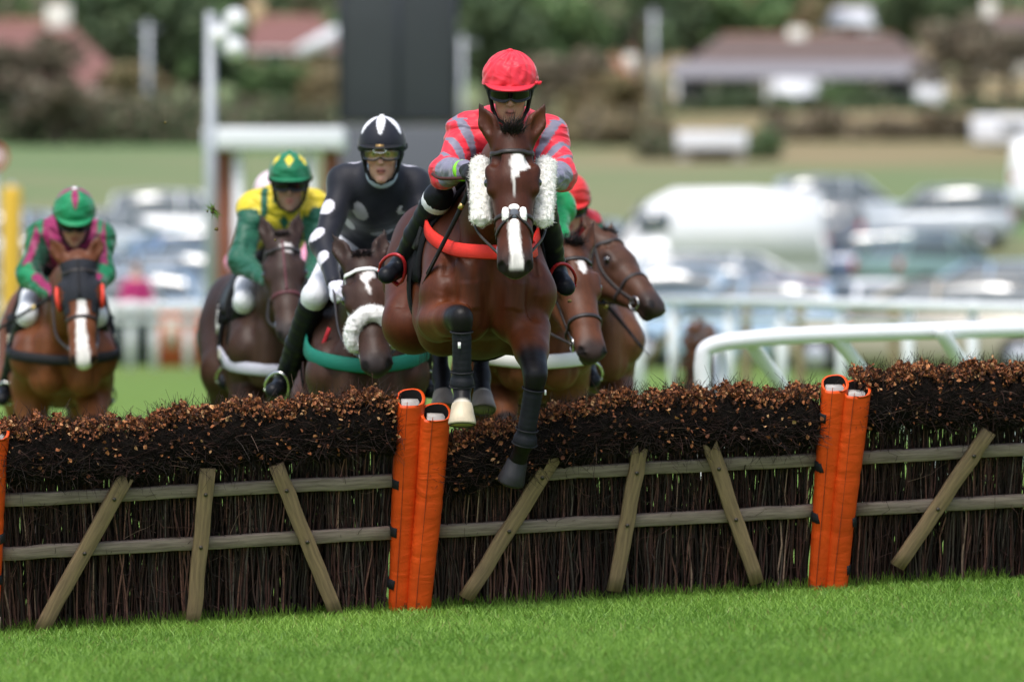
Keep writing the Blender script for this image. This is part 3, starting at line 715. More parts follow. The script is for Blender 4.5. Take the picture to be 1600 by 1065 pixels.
    # legs
    legs = sp['legs']; seglist = []
    for i, lg in enumerate(legs):
        J = [np.asarray(p, float) for p in lg['J']]
        if lg['front']:
            el, kn, fe, co = J
            S.cone(el, el*.45+kn*.55, .092, .068, .045); S.cone(el*.45+kn*.55, kn, .068, .048, .03)
            S.cone(el+nrm(kn-el)*.05, el*.6+kn*.4, .075, .06, .03)
            for s_ in (-1, 1): S.cone(el*.85+kn*.15+fr.A*.038*s_, el*.45+kn*.55+fr.A*.026*s_, .062, .044, .014)
            d = nrm(kn-el); S.cone(kn-d*.03, kn+nrm(fe-kn)*.035, .048, .043, .02)
            S.cone(kn, fe, .036, .030, .02); S.cone(fe-nrm(fe-kn)*.02, fe+nrm(co-fe)*.01, .040, .040, .015); S.cone(fe, co, .032, .040, .02)
        else:
            sf, hk, fe, co = J
            hip = W(.125*lg['side'], -1.0, 1.22)
            S.cone(hip, sf, .175, .13, .06); S.cone(W(.14*lg['side'], -1.22, 1.18), sf*.4+hk*.6, .15, .075, .06)
            S.cone(sf, sf*.4+hk*.6, .125, .072, .05); S.cone(sf*.4+hk*.6, hk, .07, .050, .03)
            S.ell(hk, .052, None, .02); S.cone(hk, fe, .042, .033, .02); S.cone(fe-nrm(fe-hk)*.02, fe, .043, .043, .015); S.cone(fe, co, .034, .042, .02)
        seglist.append(J)
    V, Q = S.mesh(); V = relax(V, Q, 1)
    # sink the lines between the muscles into the skin
    fn = np.cross(V[Q[:, 2]]-V[Q[:, 0]], V[Q[:, 3]]-V[Q[:, 1]]); vn = np.zeros_like(V)
    for k_ in range(4): np.add.at(vn, Q[:, k_], fn)
    vn /= np.maximum(np.linalg.norm(vn, axis=1, keepdims=True), 1e-12); lv = fr.inv(V); lv[:, 0] = np.abs(lv[:, 0]); dep = np.zeros(len(V))
    for (a, b, d_, w_) in MUSCLE:
        a = A(*a); b = A(*b); ba = b-a; t = np.clip(((lv-a)@ba)/(ba@ba), 0, 1); dd = np.linalg.norm(lv-(a+t[:, None]*ba), axis=1); dep += d_*np.exp(-(dd/w_)**2)*np.where((t > 0) & (t < 1), 1, .6)
    V = V-vn*(dep*sp.get('tone', .6))[:, None]
    # coat colour, by place on the animal
    c = sp['col']; loc = fr.inv(V); hv = np.stack([(V-poll)@u, (V-poll)@v, (V-poll)@wv], 1)/hs
    nz = sn(V, 9, seed); nz2 = sn(V, 34, seed+1)
    C = np.tile(A(*c['base']), (len(V), 1))
    t = smooth01(loc[:, 2], 1.15, 1.55)*.45*c.get('dorsal', 1); C = C*(1-t[:, None])+A(*c['dark'])*t[:, None]
    t = np.clip(smooth01(nz, .1, 1.1)*.35, 0, 1); C = C*(1-t[:, None])+A(*c['light'])*t[:, None]
    t = smooth01(loc[:, 2], 1.12, .95)*c.get('under', .25); C = C*(1-t[:, None])+A(*c['light'])*t[:, None]
    def mixc(t, col):
        nonlocal C
        t = np.clip(t, 0, 1)[:, None]; C = C*(1-t)+A(*col)*t
    inhead = (hv[:, 0] > -.02)*smooth01(hv[:, 1], -.30, -.22)*(np.abs(hv[:, 2]) < .16)*(hv[:, 0] < .75)*(loc[:, 1] > .35)
    for i, (J, lg) in enumerate(zip(seglist, legs)):
        for a, b, t0 in ((J[0], J[1], 0), (J[1], J[2], 1), (J[2], J[3]+(J[3]-J[2])*.8, 2)):
            ba = b-a; t = np.clip(((V-a)@ba)/(ba@ba), 0, 1); d = np.linalg.norm(V-(a+t[:, None]*ba), axis=1); near = smooth01(d, .115, .07)
            tt = t0+t+nz2*.05
            lim = lg.get('dark', .72)
            mixc(near*smooth01(tt, lim, lim+.22), c.get('points', (.012, .010, .011)))
            if t0 == 0 and lg['front']: mixc(near*smooth01(t, .05, .25)*smooth01(t, .72, .5)*.45*(1+.5*nz), c['light'])
            if lg.get('sock') is not None: mixc(near*smooth01(tt, lg['sock'], lg['sock']+.09), (.62, .56, .46))
    mixc(inhead*smooth01(hv[:, 0]+nz2*.02, .47, .56)*c.get('muzzle_amt', .9), c.get('muzzle', (.022, .018, .017)))
    mixc(inhead*smooth01(np.linalg.norm((hv-A(.20, -.06, 0))*[1, 1, 0], axis=1), .05, .025)*smooth01(np.abs(hv[:, 2]), .07, .085), c['dark'])
    for e in (-1, 1):
        hole = np.linalg.norm((hv-A(.578, -.050, .054*e))/[.032, .02, .02], axis=1); mixc(smooth01(hole, 1.1, .8), (.006, .004, .004))
        er = smooth01(hv[:, 0], -.06, -.15)*(hv[:, 1] > -.1)*(np.abs(hv[:, 2]) < .2)*(loc[:, 1] > .4); mixc(er*.7, (.016, .012, .011))
    for fn in sp.get('marks', []):
        mixc(fn(hv, nz2)*smooth01(hv[:, 1], -.115, -.08)*(np.abs(hv[:, 2]) < .12)*(loc[:, 1] > .35), c.get('white', (.72, .68, .64)))
    if c.get('lip'): mixc(inhead*smooth01(hv[:, 0]+nz2*.01, .545, .57)*smooth01(hv[:, 1], -.085, -.11), c['lip'])
    body = part('body', V, Q, m_coat, root, col=C); bvh = bvh_of(V, Q)
    # eyes
    for s in (-1, 1): part('eye', *sphere(hd(.200, -.062, .0945*s), .0215*q, R), m_eye, root)
    # hooves
    for lg, J in zip(legs, seglist):
        fe, co = J[2], J[3]; ax = nrm(np.asarray(lg.get('hoof_ax'), float)) if lg.get('hoof_ax') is not None else nrm(co-fe)
        toe = lg.get('toe'); toe = fr.F if toe is None else np.asarray(toe, float); toe = nrm(toe-ax*np.dot(toe, ax)); sd = np.cross(ax, toe)
        n = 20; V2, prof = [], [(-.012, .043, 0), (.0, .047, .002), (.035, .053, .014), (.075, .062, .028), (.083, .060, .028), (.083, .001, .02)]
        for (h, r, sh) in prof:
            for j in range(n):
                a = 2*math.pi*j/n; rr = r*(1-.22*max(0, -math.cos(a))**2)
                V2.append(co+ax*h+toe*(math.cos(a)*rr+sh)+sd*math.sin(a)*rr*.95)
        F2 = [[i*n+j, i*n+(j+1) % n, (i+1)*n+(j+1) % n, (i+1)*n+j] for i in range(len(prof)-1) for j in range(n)]
        V2 = np.array(V2); hc = np.tile(A(*lg.get('hoofc', (.035, .032, .032))), (len(V2), 1))*(1+.18*sn(V2*[1, 1, .3], 90, 3))[:, None]
        part('hoof', V2, F2, m_hoof, root, col=np.clip(hc, 0, 1))
        part('horseshoe', *torus(co+ax*.083+toe*.026, toe, sd, (.057, .053), .0045, 20, 6), m_bolt, root)
        if lg.get('boot'): leg_boot(root, lg, J, fr)
    # mane, forelock, tail
    crest = [W(0, .10, 1.585)*(1-t)+hd(-.01, -.035, 0)*t+fr.U*(.03*math.sin(math.pi*t)) for t in np.linspace(0, 1, 9)]
    part('mane', *hair(crest, [fr.U*.55+fr.A*sp.get('mane_side', .8)+fr.F*-.2]*9, sp.get('mane_len', .13), sp.get('mane_n', 500), .005, 1.1, .25, seed), m_hair, root)
    if sp.get('forelock', True):
        d0 = sp.get('forelock_dir'); d0 = -u*.25+v*.9 if d0 is None else u*d0[0]+v*d0[1]+wv*d0[2]
        part('forelock', *hair([hd(.0, -.01, -.035), hd(.015, .0, 0), hd(.0, -.01, .035)], [d0-wv*.25, d0, d0+wv*.25], sp.get('forelock_len', .12), 300, .0034, sp.get('forelock_droop', .5), .28, seed+5, 6), m_hair, root)
    tl = [W(0, -1.36, 1.40), W(0, -1.46, 1.36), W(0, -1.55, 1.2)]
    part('tail', *hair(tl, [-fr.F+fr.U*.1, -fr.F*.9-fr.U*.2, -fr.F*.5-fr.U*.6], .62, 420, .007, 1.3, .12, seed+8, 6), m_hair, root)
    H_ = dict(root=root, fr=fr, hd=hd, u=u, v=v, w=wv, bvh=bvh, q=q, body=body, sp=sp)
    tack(H_)
    return H_

def leg_boot(root, lg, J, fr):
    kn, fe, co = J[1], J[2], J[3]; d = nrm(fe-kn); a = kn+d*.055; b = fe+d*.012
    f = nrm(fr.F-d*np.dot(fr.F, d)); s = np.cross(d, f); n = 26; V = []
    us = np.linspace(0, 1, 26)
    for uu in us:
        r = .0445-.002*math.sin(uu*3.1)+.012*smooth01(uu, .74, .93)-.006*smooth01(uu, .95, 1.0)+.0012*math.sin(uu*60)
        for j in range(n):
            an = 2*math.pi*j/n; rr = r*(1+.05*(math.cos(an) > .2)*(.1 < uu < .72))
            V.append(a+(b-a)*uu+f*math.cos(an)*rr*1.08+s*math.sin(an)*rr*.92)
    F = [[i*n+j, i*n+(j+1) % n, (i+1)*n+(j+1) % n, (i+1)*n+j] for i in range(len(us)-1) for j in range(n)]
    bt = part('leg_boot', V, F, m_boot_lead, root)
    for uu in (.02, .73, .985):
        r = .050 if uu < .9 else .056
        pts = [a+(b-a)*uu+f*math.cos(t)*r*1.02+s*math.sin(t)*r*.93 for t in np.linspace(0, 2*math.pi, 24, endpoint=False)]
        part('boot_binding', *tube(pts, .0035, 6, closed=True), m_strap, bt)
    if lg['boot'] == 'tag':
        c = a+(b-a)*.22+f*.052-s*.016*np.sign(np.dot(s, fr.A)); part('boot_tag', *box(c, (.012, .006, .026)), m_white_web, bt)
    else:
        c = a+(b-a)*.06+f*.02+fr.A*.050; part('boot_tag', *box(c, (.008, .010, .022)), m_white_web, bt)

def tack(H_):
    sp, fr, hd, bvh, root, q, u, v, w = (H_[k] for k in ('sp', 'fr', 'hd', 'bvh', 'root', 'q', 'u', 'v', 'w'))
    T = sp['tack']; ml = T.get('leather', m_leather); W = fr
    # headstall: browband, headpiece and noseband lie on the skin
    ang = np.linspace(-1.9, 1.9, 33)
    sh = [u*(.035*min(1, (abs(a)/1.5)**2))*-1 for a in ang]
    p, n = ring_hits(bvh, hd(.095, -.09, 0), v, w, ang, .35, shift=sh, off=.002)
    br = part('browband', *ribbon(p, n, .021, .005), T.get('brow', ml), root)
    p, n = ring_hits(bvh, hd(T.get('nose_u', .345), -.095, 0), v, w, np.linspace(0, 2*math.pi, 44, endpoint=False), .35, off=.002)
    if T.get('noseband', True): part('noseband', *ribbon(p, n, .020, .005, True), T.get('nose', ml), root)
    for s in (-1, 1):
        pts, nn = [], []
        for uu, vv in ((.06, -.07), (.12, -.10), (.20, -.125), (.28, -.135), (.36, -.130), (.43, -.118), (.475, -.112)):
            c = hd(uu, vv, 0); hh = bvh.ray_cast(Vector(c+w*s*.3), Vector(-w*s), .3); x = np.array(hh[0]) if hh[0] is not None else c+w*s*.05
            pts.append(x+w*s*.003); nn.append(w*s)
        pts = bez(pts, 20); part('cheek_strap', *ribbon(pts, np.tile(w*s, (20, 1)), .016, .004), T.get('cheek', ml), root)
        pts2 = bez([hd(.06, -.08, .085*s), hd(.14, -.19, .078*s), hd(.20, -.265, .04*s), hd(.20, -.28, 0)], 14)
        hits = []
        for pp in pts2:
            r = bvh.find_nearest(Vector(pp)); hits.append(np.array(r[0])+np.array(r[1])*.004)
        part('throat_strap', *ribbon(hits, [np.array(bvh.find_nearest(Vector(x))[1]) for x in hits], .013, .004), T.get('cheek', ml), root)
        bc = hd(.485, -.118, .062*s); H_['bit%+d' % s] = bc
        part('bit_ring', *torus(bc, u, nrm(v+w*s*.15), .032*q, .0045), m_metal, root)
        if T.get('ear_cups'): pass
    # breast girth
    if T.get('girth_col'):
        th = np.linspace(-1.75, 1.75, 41)
        rise, z0 = T.get('girth_rise', .17), T.get('girth_z', 1.27)
        sh = [fr.U*(rise*(abs(a)/1.75)**1.5) for a in th]
        p, n = ring_hits(bvh, W(0, .08, z0), fr.F, fr.A, th, 1.1, shift=sh, off=.013, smooth=16)
        part('breast_girth', *ribbon(p, n, T.get('girth_w', .075), .009), T['girth_col'], root)
        for a in (2, -3):
            part('girth_buckle', *box(p[a]+n[a]*.008, (.05, .05, .05), np.stack([n[a]*.25, fr.U, np.cross(n[a], fr.U)], 1), .004), T.get('buckle', mat('pale_buckle', (.55, .53, .42), .5)), root)
    # saddle cloth and saddle draped over the back, girth round the barrel
    def drape(name, f0, f1, amax0, amax1, off, mtl, thick, par, lift=None, nf=14, na=26):
        V = []; nA, nB = [], []
        for lay in (1, 0):
            for i in range(nf+1):
                f = f0+(f1-f0)*i/nf; c = W(0, f, 1.22); am = amax0+(amax1-amax0)*i/nf
                for j in range(na+1):
                    a = -am+2*am*j/na; d = fr.U*math.cos(a)+fr.A*math.sin(a)
                    h = bvh.ray_cast(Vector(c+d*.8), Vector(-d), .8); r = np.linalg.norm(np.array(h[0])-c) if h[0] is not None else .33
                    V.append(c+d*(r+off*(.3 if lay == 0 else 1)+(thick if lay else 0)+(lift(i/nf, a/am) if (lift and lay) else 0)+.003*math.sin(7*f*9+5*a)))
        na1 = na+1; blk = (nf+1)*na1; F = []
        for i in range(nf):
            for j in range(na):
                a = i*na1+j; F.append([a, a+1, a+na1+1, a+na1]); F.append([blk+a, blk+a+na1, blk+a+na1+1, blk+a+1])
        for i in range(nf):
            for j in (0, na):
                a = i*na1+j; F.append([a, a+na1, blk+a+na1, blk+a])
        for j in range(na):
            for i in (0, nf):
                a = i*na1+j; F.append([a, a+1, blk+a+1, blk+a])
        return part(name, V, F, mtl, par)
    cl = drape('saddle_cloth', -.52, .16, 1.55, T.get('cloth_a', 1.35), .010, T.get('cloth', m_black_cloth), .006, root)
    if T.get('cloth_edge'):
        d2 = drape('number_cloth', -.50, -.12, 1.62, 1.62, .018, T['cloth_edge'], .004, root)
    drape('saddle', -.40, .10, 1.05, 1.25, .02, m_saddle, .012, root, lift=lambda x, y: .05*max(0, 1-abs(y)*1.6)*(1-math.sin(math.pi*min(1, x*1.05))*.7))
    p, n = ring_hits(bvh, W(0, -.02, 1.20), fr.U, fr.A, np.linspace(1.2, 2*math.pi-1.2, 30), .8, off=.006)
    part('girth', *ribbon(p, n, .11, .008), m_black_cloth, root)
# ================================================================== RIDERS
m_skin = mat('skin', attr='col', rough=.5, spec=.35, nscale=40, namt=.08, bscale=260, bump=.08, sss=.15)
def silk_mat():
    m = mat('racing_silk', attr='col', rough=.48, spec=.28, sheen=.2, nscale=18, namt=.06)
    t = m.node_tree; N = t.nodes; L = t.links; tc = N.new('ShaderNodeTexCoord')
    n1 = N.new('ShaderNodeTexNoise'); n1.inputs['Scale'].default_value = 6.5; n1.inputs['Detail'].default_value = 1.5; n1.inputs['Distortion'].default_value = 1.0
    mp = N.new('ShaderNodeMapping'); mp.inputs['Scale'].default_value = (1.0, 1.0, 1.9); mp.inputs['Rotation'].default_value = (.2, .5, 0)
    L.new(tc.outputs['Object'], mp.inputs[0]); L.new(mp.outputs[0], n1.inputs['Vector'])
    bp = N.new('ShaderNodeBump'); bp.inputs['Strength'].default_value = .75; bp.inputs['Distance'].default_value = .05
    L.new(n1.outputs['Fac'], bp.inputs['Height']); L.new(bp.outputs[0], N['Principled BSDF'].inputs['Normal']); return m
m_silk = silk_mat()
m_lycra = mat('stretch_silk', attr='col', rough=.6, spec=.25, sheen=.2, nscale=25, namt=.06, bscale=9, bump=.35, bdist=.012)
m_breech = mat('white_breeches', (.72, .73, .76), .9, .1, nscale=20, namt=.08, bscale=11, bump=.8, bdist=.012)
m_rboot = mat('riding_boot_leather', (.010, .011, .014), .42, .14, nscale=14, namt=.25, bscale=26, bump=.35, bdist=.006)
m_harness = mat('helmet_harness', (.006, .006, .007), .6, .2)
m_lens_dark = mat('dark_goggle_lens', (.006, .005, .005), .06, .28)
m_lens_clear = bpy.data.materials.new('clear_goggle_lens'); m_lens_clear.use_nodes = True
_t = m_lens_clear.node_tree; _t.nodes.clear(); _a = _t.nodes.new('ShaderNodeBsdfTransparent'); _a.inputs[0].default_value = (.93, .90, .74, 1); _b = _t.nodes.new('ShaderNodeBsdfGlossy'); _b.inputs['Roughness'].default_value = .06
_m = _t.nodes.new('ShaderNodeMixShader'); _m.inputs[0].default_value = .10; _o = _t.nodes.new('ShaderNodeOutputMaterial'); _t.links.new(_a.outputs[0], _m.inputs[1]); _t.links.new(_b.outputs[0], _m.inputs[2]); _t.links.new(_m.outputs[0], _o.inputs['Surface'])
m_rim = mat('goggle_rim', (.03, .03, .032), .4, .4)

def hand(S, wr, fd, pn, side, sc=1.0):
    """fist closed round the reins: wr wrist, fd direction of the knuckles, pn palm normal (down), side = thumb side"""
    fd = nrm(fd); pn = nrm(pn-fd*np.dot(pn, fd)); sd = nrm(np.cross(fd, pn)); sd = sd if np.dot(sd, side) > 0 else -sd
    S.ell(wr+fd*.050*sc, (.050*sc, .042*sc, .017*sc), np.stack([fd, sd, pn], 1), .012)
    for i, L in enumerate((.040, .046, .043, .034)):
        b = wr+fd*(.088-.004*abs(i-1.2))*sc+sd*(.030-.0205*i)*sc
        k1 = b+(fd*.55+pn*.75)*L*.75*sc; k2 = k1+(-fd*.55+pn*.65)*L*.6*sc; k3 = k2+(-fd*.9-pn*.15)*L*.45*sc
        S.chain([b, k1, k2, k3], [.0098*sc, .0092*sc, .0085*sc, .0075*sc], .005)
    t0 = wr+fd*.030*sc+sd*.036*sc; t1 = t0+(fd*.6+sd*.45+pn*.35)*.036*sc; t2 = t1+(fd*.75-sd*.15+pn*.45)*.030*sc
    S.chain([t0, t1, t2], [.0135*sc, .0105*sc, .0085*sc], .008)

def rider(sp):
    J = {k: np.asarray(v, float) for k, v in sp['J'].items()}
    root = thing('person', sp['label'], 'person', sp['base'], 'riders')
    hc = J['head']; hf = nrm(sp['face']); hu = nrm(A(0, 0, 1)*1.0+A(*sp.get('htilt', (0, 0, 0)))); hu = nrm(hu-hf*np.dot(hu, hf)); hw = np.cross(hu, hf)
    if hw[0] < 0: hw = -hw
    R = np.stack([hw, hf, hu], 1); hp = lambda x, f, z: hc+hw*x+hf*f+hu*z
    lat = nrm(J['shR']-J['shL']); pel = J['pelvis']; chest = (J['shL']+J['shR'])/2
    tor = nrm(chest-pel); fwd = np.cross(tor, lat); fwd = fwd if fwd[1] < 0 or fwd[2] < 0 else -fwd
    neck = chest+tor*.045
    hipL, hipR = pel-lat*.075, pel+lat*.075
    # ---- body
    S = SDF(sp.get('bvox', sp['vox']*1.3))
    S.ell(hp(0, -.005, .035), (.075, .096, .090), R, .03); S.ell(hp(0, .022, -.050), (.058, .070, .074), R, .03); S.ell(hp(0, .068, -.109), (.024, .022, .018), R, .025)
    S.cone(hp(0, .088, .022), hp(0, .113, -.026), .0085, .0135, .014)
    for s in (-1, 1):
        S.ell(hp(.036*s, .088, .012), (.020, .016, .013), R, .010, 's'); S.cone(hp(.014*s, .093, .034), hp(.052*s, .078, .034), .010, .009, .014)
        S.ell(hp(.045*s, .066, -.022), (.020, .020, .016), R, .02); S.ell(hp(.013*s, .100, -.030), (.009, .010, .008), R, .006)
        S.ell(hp(.077*s, -.005, -.005), (.008, .022, .032), R, .008)
    S.ell(hp(0, .089, -.060), (.021, .010, .0065), R, .006); S.ell(hp(0, .087, -.074), (.019, .010, .0068), R, .006)
    S.cone(hp(-.018, .101, -.0665), hp(.018, .101, -.0665), .0028, .0028, .004, None, 1, 's')
    S.cone(hp(0, -.012, -.06), neck, .055, .062, .03)
    S.cone(pel, chest-tor*.05, .10, .10, .05, lat, 1.15); S.cone(J['shL'], J['shR'], .045, .045, .03)
    gl = SDF(sp['vox'])
    for s, k in ((-1, 'L'), (1, 'R')):
        S.cone(J['sh'+k], J['el'+k], .052, .042, .03); S.cone(J['el'+k], J['ha'+k], .040, .028, .02)
        fd = nrm(J['ha'+k]-J['el'+k]); hand(gl, J['ha'+k], fd+A(0, -.35, 0), A(lat[0]*-s*.8, 0, -.6), A(0, 0, 1)-0*lat)
        hand(S, J['ha'+k], fd+A(0, -.35, 0), A(lat[0]*-s*.8, 0, -.6), A(0, 0, 1)-0*lat, .93)
        gl.cone(J['ha'+k]-fd*.03, J['ha'+k]+fd*.02, .031, .027, .012)
        S.cone(hipL if s < 0 else hipR, J['kn'+k], .085, .055, .04); S.cone(J['kn'+k], J['an'+k], .052, .036, .02); S.cone(J['an'+k], J['an'+k]*.3+J['to'+k]*.7+nrm(J['an'+k]-J['kn'+k])*.03, .030, .022, .02)
    V, Q = S.mesh(); V = relax(V, Q, 1)
    hv = np.stack([(V-hc)@hw, (V-hc)@hf, (V-hc)@hu], 1); C = np.tile(A(*sp.get('skin', (.50, .27, .19))), (len(V), 1))*(1+.05*sn(V, 30, 2))[:, None]
    def mx(t, c):
        nonlocal C
        C = C*(1-t[:, None])+A(*c)*t[:, None]
    fr_ = hv[:, 1] > .04
    mx(fr_*smooth01(np.linalg.norm((hv-A(0, .09, -.067))/[.024, .03, .015], axis=1), 1.15, .8)*.75, (.42, .12, .10))
    for s in (-1, 1): mx(fr_*smooth01(np.linalg.norm((hv-A(.045*s, .07, -.035))/[.025, .04, .022], axis=1), 1.2, .5)*.35, (.58, .22, .16))
    for s in (-1, 1): mx(fr_*smooth01(np.linalg.norm((hv-A(.036*s, .085, .034))/[.022, .03, .006], axis=1), 1.2, .8)*.7, (.09, .05, .03))
    mx(fr_*smooth01(np.abs(hv[:, 2]+.0665), .0042, .002)*(np.abs(hv[:, 0]) < .02)*(hv[:, 1] > .085), (.10, .02, .02))
    if sp.get('stubble'): mx(smooth01(hv[:, 2], -.03, -.06)*(hv[:, 1] > 0)*.35*(np.linalg.norm((hv-A(0, .09, -.067))/[.026, .03, .016], axis=1) > 1), (.20, .13, .10))
    body = part('body', V, Q, m_skin, root, col=C)
    for s in (-1, 1):
        e = hp(.034*s, .073, .014); part('eye', *sphere(e, .0125, R), mat('eye_white', (.65, .62, .58), .15, .5), body)
        part('iris', *sphere(e+hf*.0085-hu*.001, (.0062, .005, .0062), R), m_eye, body)
    if sp.get('hair'): part('hair', *hair([hp(-.07, -.05, -.03), hp(0, -.09, -.05), hp(.07, -.05, -.03)], [-hu-hf*.3]*3, .06, 200, .004, .3, .2, 3), mat('hair_brown', (.05, .03, .02), .6), root)
    # ---- jacket
    S = SDF(sp['vox']); ease = sp.get('ease', 1.0)
    S.cone(pel+tor*.06+fwd*.0, chest-tor*.03, .125*ease, .135*ease, .06, lat, 1.22)
    S.cone(J['shL']+lat*.01-tor*.01, J['shR']-lat*.01-tor*.01, .075, .075, .06)
    S.ell(chest-tor*.10+fwd*.02, .13*ease, None, .07)
    S.cone(neck-tor*.05, neck*.40+hp(0, -.02, -.06)*.60, .095, .066, .05)
    for k in 'LR':
        sh, el, ha = J['sh'+k], J['el'+k], J['ha'+k]; out = lat*(-1 if k == 'L' else 1)
        S.ell(sh, .072*ease, None, .05)
        S.cone(sh, el, .064*ease, .056*ease, .045); S.ell(el-nrm(ha-el)*.01, .057*ease, None, .03); S.cone(el, el+(ha-el)*.94, .056*ease, .033, .03)
    amp = sp.get('wrinkle', .006); sd = sp.get('seed', 1); rg = np.random.default_rng(sd); dirs = [rg.normal(0, 1, 3) for _ in range(5)]
    def wr(G, ax):
        o = np.zeros_like(G)
        for d in dirs:
            d = d/np.linalg.norm(d)*rg.uniform(28, 62); ph = rg.uniform(0, 6.28)
            q = (ax[0]*d[0])[:, None, None]+(ax[1]*d[1])[None, :, None]+(ax[2]*d[2])[None, None, :]
            o += (1.1-2.2*np.abs(np.sin(q*.5+ph+.8*np.sin(q*.37+ph)))).astype(np.float32)
        return G+np.float32(amp*.45)*o
    S.post.append(wr)
    V, Q = S.mesh(); V = relax(V, Q, 1)
    # limb coordinates for the pattern
    inf = dict(V=V, arm=np.full(len(V), -1), t=np.zeros(len(V)), lat=(V-chest)@lat, tor=(V-chest)@tor, fwd=(V-chest)@fwd, rim=np.zeros(len(V)))
    best = np.full(len(V), 9.)
    ba = chest-pel; t = np.clip(((V-pel)@ba)/(ba@ba), 0, 1); dtor = np.linalg.norm(V-(pel+t[:, None]*ba), axis=1)-.145
    best = dtor.copy()
    for ai, k in enumerate('LR'):
        for si, (a, b) in enumerate(((J['sh'+k], J['el'+k]), (J['el'+k], J['ha'+k]))):
            ba = b-a; t = np.clip(((V-a)@ba)/(ba@ba), 0, 1); d = np.linalg.norm(V-(a+t[:, None]*ba), axis=1)-.06+(.02 if si == 0 else 0)*(t < .15)
            m = d < best; best[m] = d[m]; inf['arm'][m] = ai; inf['t'][m] = si+t[m]
            ref = nrm(lat*(1 if ai else -1)-ba*np.dot(lat*(1 if ai else -1), ba)/(ba@ba)); inf['rim'][m] = ((V[m]-a)@ref)/.06
    inf['noise'] = sn(V, 40, 5)
    C = sp['silk'](inf); jk = part('jacket', V, Q, sp.get('silk_mat', m_silk), root, col=C)
    if sp.get('collar') is not None:
        c0 = neck*.36+hp(0, -.02, -.06)*.64; nn = nrm(hp(0, -.01, -.06)-neck); e1 = nrm(np.cross(nn, hf)); e2 = np.cross(nn, e1)
        part('collar', *torus(c0+hf*.006, e1, e2, (.062, .064), .014), sp['collar'], root)
    # ---- breeches
    S = SDF(max(.0155, sp['vox'])); S.cone(hipL, hipR, .112, .112, .05); S.cone(pel, pel+tor*.10, .115, .115, .05, lat, 1.1)
    for k, h in (('L', hipL), ('R', hipR)): S.cone(h, J['kn'+k], .092, .060, .05); S.cone(J['kn'+k], J['kn'+k]*.8+J['an'+k]*.2, .058, .054, .03)
    V, Q = S.mesh(); V = relax(V, Q, 1); part('breeches', V, Q, sp.get('breech_mat', m_breech), root)
    # ---- boots, stirrups, gloves
    for k in 'LR':
        kn, an, to = J['kn'+k], J['an'+k], J['to'+k]; S = SDF(max(.0115, sp['vox'])); d = nrm(an-kn); fd = nrm(to-an)
        S.cone(kn*(1-sp.get('boot_top', .10))+an*sp.get('boot_top', .10), kn*.45+an*.55, .064, .057, .02); S.cone(kn*.45+an*.55, an, .058, .046, .02)
        S.cone(an+d*.035, to+d*.02, .043, .038, .025); S.ell(an-fd*.045+d*.035, .036, None, .02)
        def wr2(G, ax, d=d): return G+np.float32(.0016)*np.sin(((ax[0]*d[0])[:, None, None]+(ax[1]*d[1])[None, :, None]+(ax[2]*d[2])[None, None, :])*95).astype(np.float32)
        S.post.append(wr2)
        V, Q = S.mesh(); b = part('boot', V, Q, m_rboot, root)
        # stirrup iron round the ball of the foot
        c = to*.62+an*.38+d*.012; up = nrm(-d); sdv = nrm(np.cross(fd, up)); ms = sp.get('stirrup', m_metal)
        pts = [c-up*.050-sdv*.052, c-up*.050+sdv*.052]+[c+up*(-.02+.12*math.sin(a))+sdv*.060*math.cos(a) for a in np.linspace(0.05, math.pi-.05, 14)]
        st = part('stirrup', *tube(pts, .0075, 8, closed=True), ms, root)
        tread = part('tread', *box(c-up*.050, (.11, .035, .012), np.stack([sdv, fd, up], 1), .004), ms, st)
        lt = [c+up*.10, kn*.55+an*.45+nrm(pel-kn)*.0+nrm(np.cross(d, lat))*0]
    V, Q = gl.mesh(); gc = sp.get('glove', (.015, .015, .016)); part('gloves', V, Q, mat('glove_%02d' % int(gc[0]*99), gc, .6, .3, bscale=120, bump=.2), root)
    if sp.get('wristband'):
        a = J['elL']*.16+J['haL']*.84; d = nrm(J['haL']-J['elL']); e1 = nrm(np.cross(d, A(0, 0, 1))); e2 = np.cross(d, e1)
        V = []
        part('wristband', *tube([a, a+d*.006, a+d*.022, a+d*.028], [.043, .0465, .0455, .041], 18), mat('lime_band', (.26, .72, .04), .5), root)
    # ---- helmet
    hr = A(.113, .135, .127)*A(*sp.get('helm', (1, 1, 1))); ho = hp(0, -.006, .060)
    def dome(tmaxf, tmaxb, scl, name, m, par, colf=None, inner=True):
        nph, nth = (96, 34) if colf and sp['id'] in 'abcd' else (48, 18)
        V, Cc, F = [], [], []
        for i in range(nth+1):
            for j in range(nph):
                ph = 2*math.pi*j/nph; tm = tmaxf+(tmaxb-tmaxf)*(.5-.5*math.cos(ph)); th = tm*i/nth
                p = ho+(hw*math.sin(th)*math.sin(ph)*hr[0]+hf*math.sin(th)*math.cos(ph)*hr[1]+hu*math.cos(th)*hr[2])*scl
                if sp.get('soft_cap') and scl >= 1: p = p+nrm(p-ho)*(.0022*math.sin(ph*9+3*math.sin(th*4))*smooth01(th, .9, 1.4)+.0015*math.sin(ph*17+th*9))
                V.append(p); Cc.append(colf(ph if ph < math.pi else ph-2*math.pi, th) if colf else (0, 0, 0))
        for i in range(nth):
            for j in range(nph): F.append([i*nph+j, (i+1)*nph+j, (i+1)*nph+(j+1) % nph, i*nph+(j+1) % nph])
        return part(name, V, F, m, par, col=np.array(Cc, float) if colf else None)
    hel = dome(1.62, 1.85, 1.0, 'helmet_cover', sp.get('cap_mat', m_silk), root, sp['cap'])
    dome(1.80, 2.05, .962, 'helmet_shell', m_harness, root)
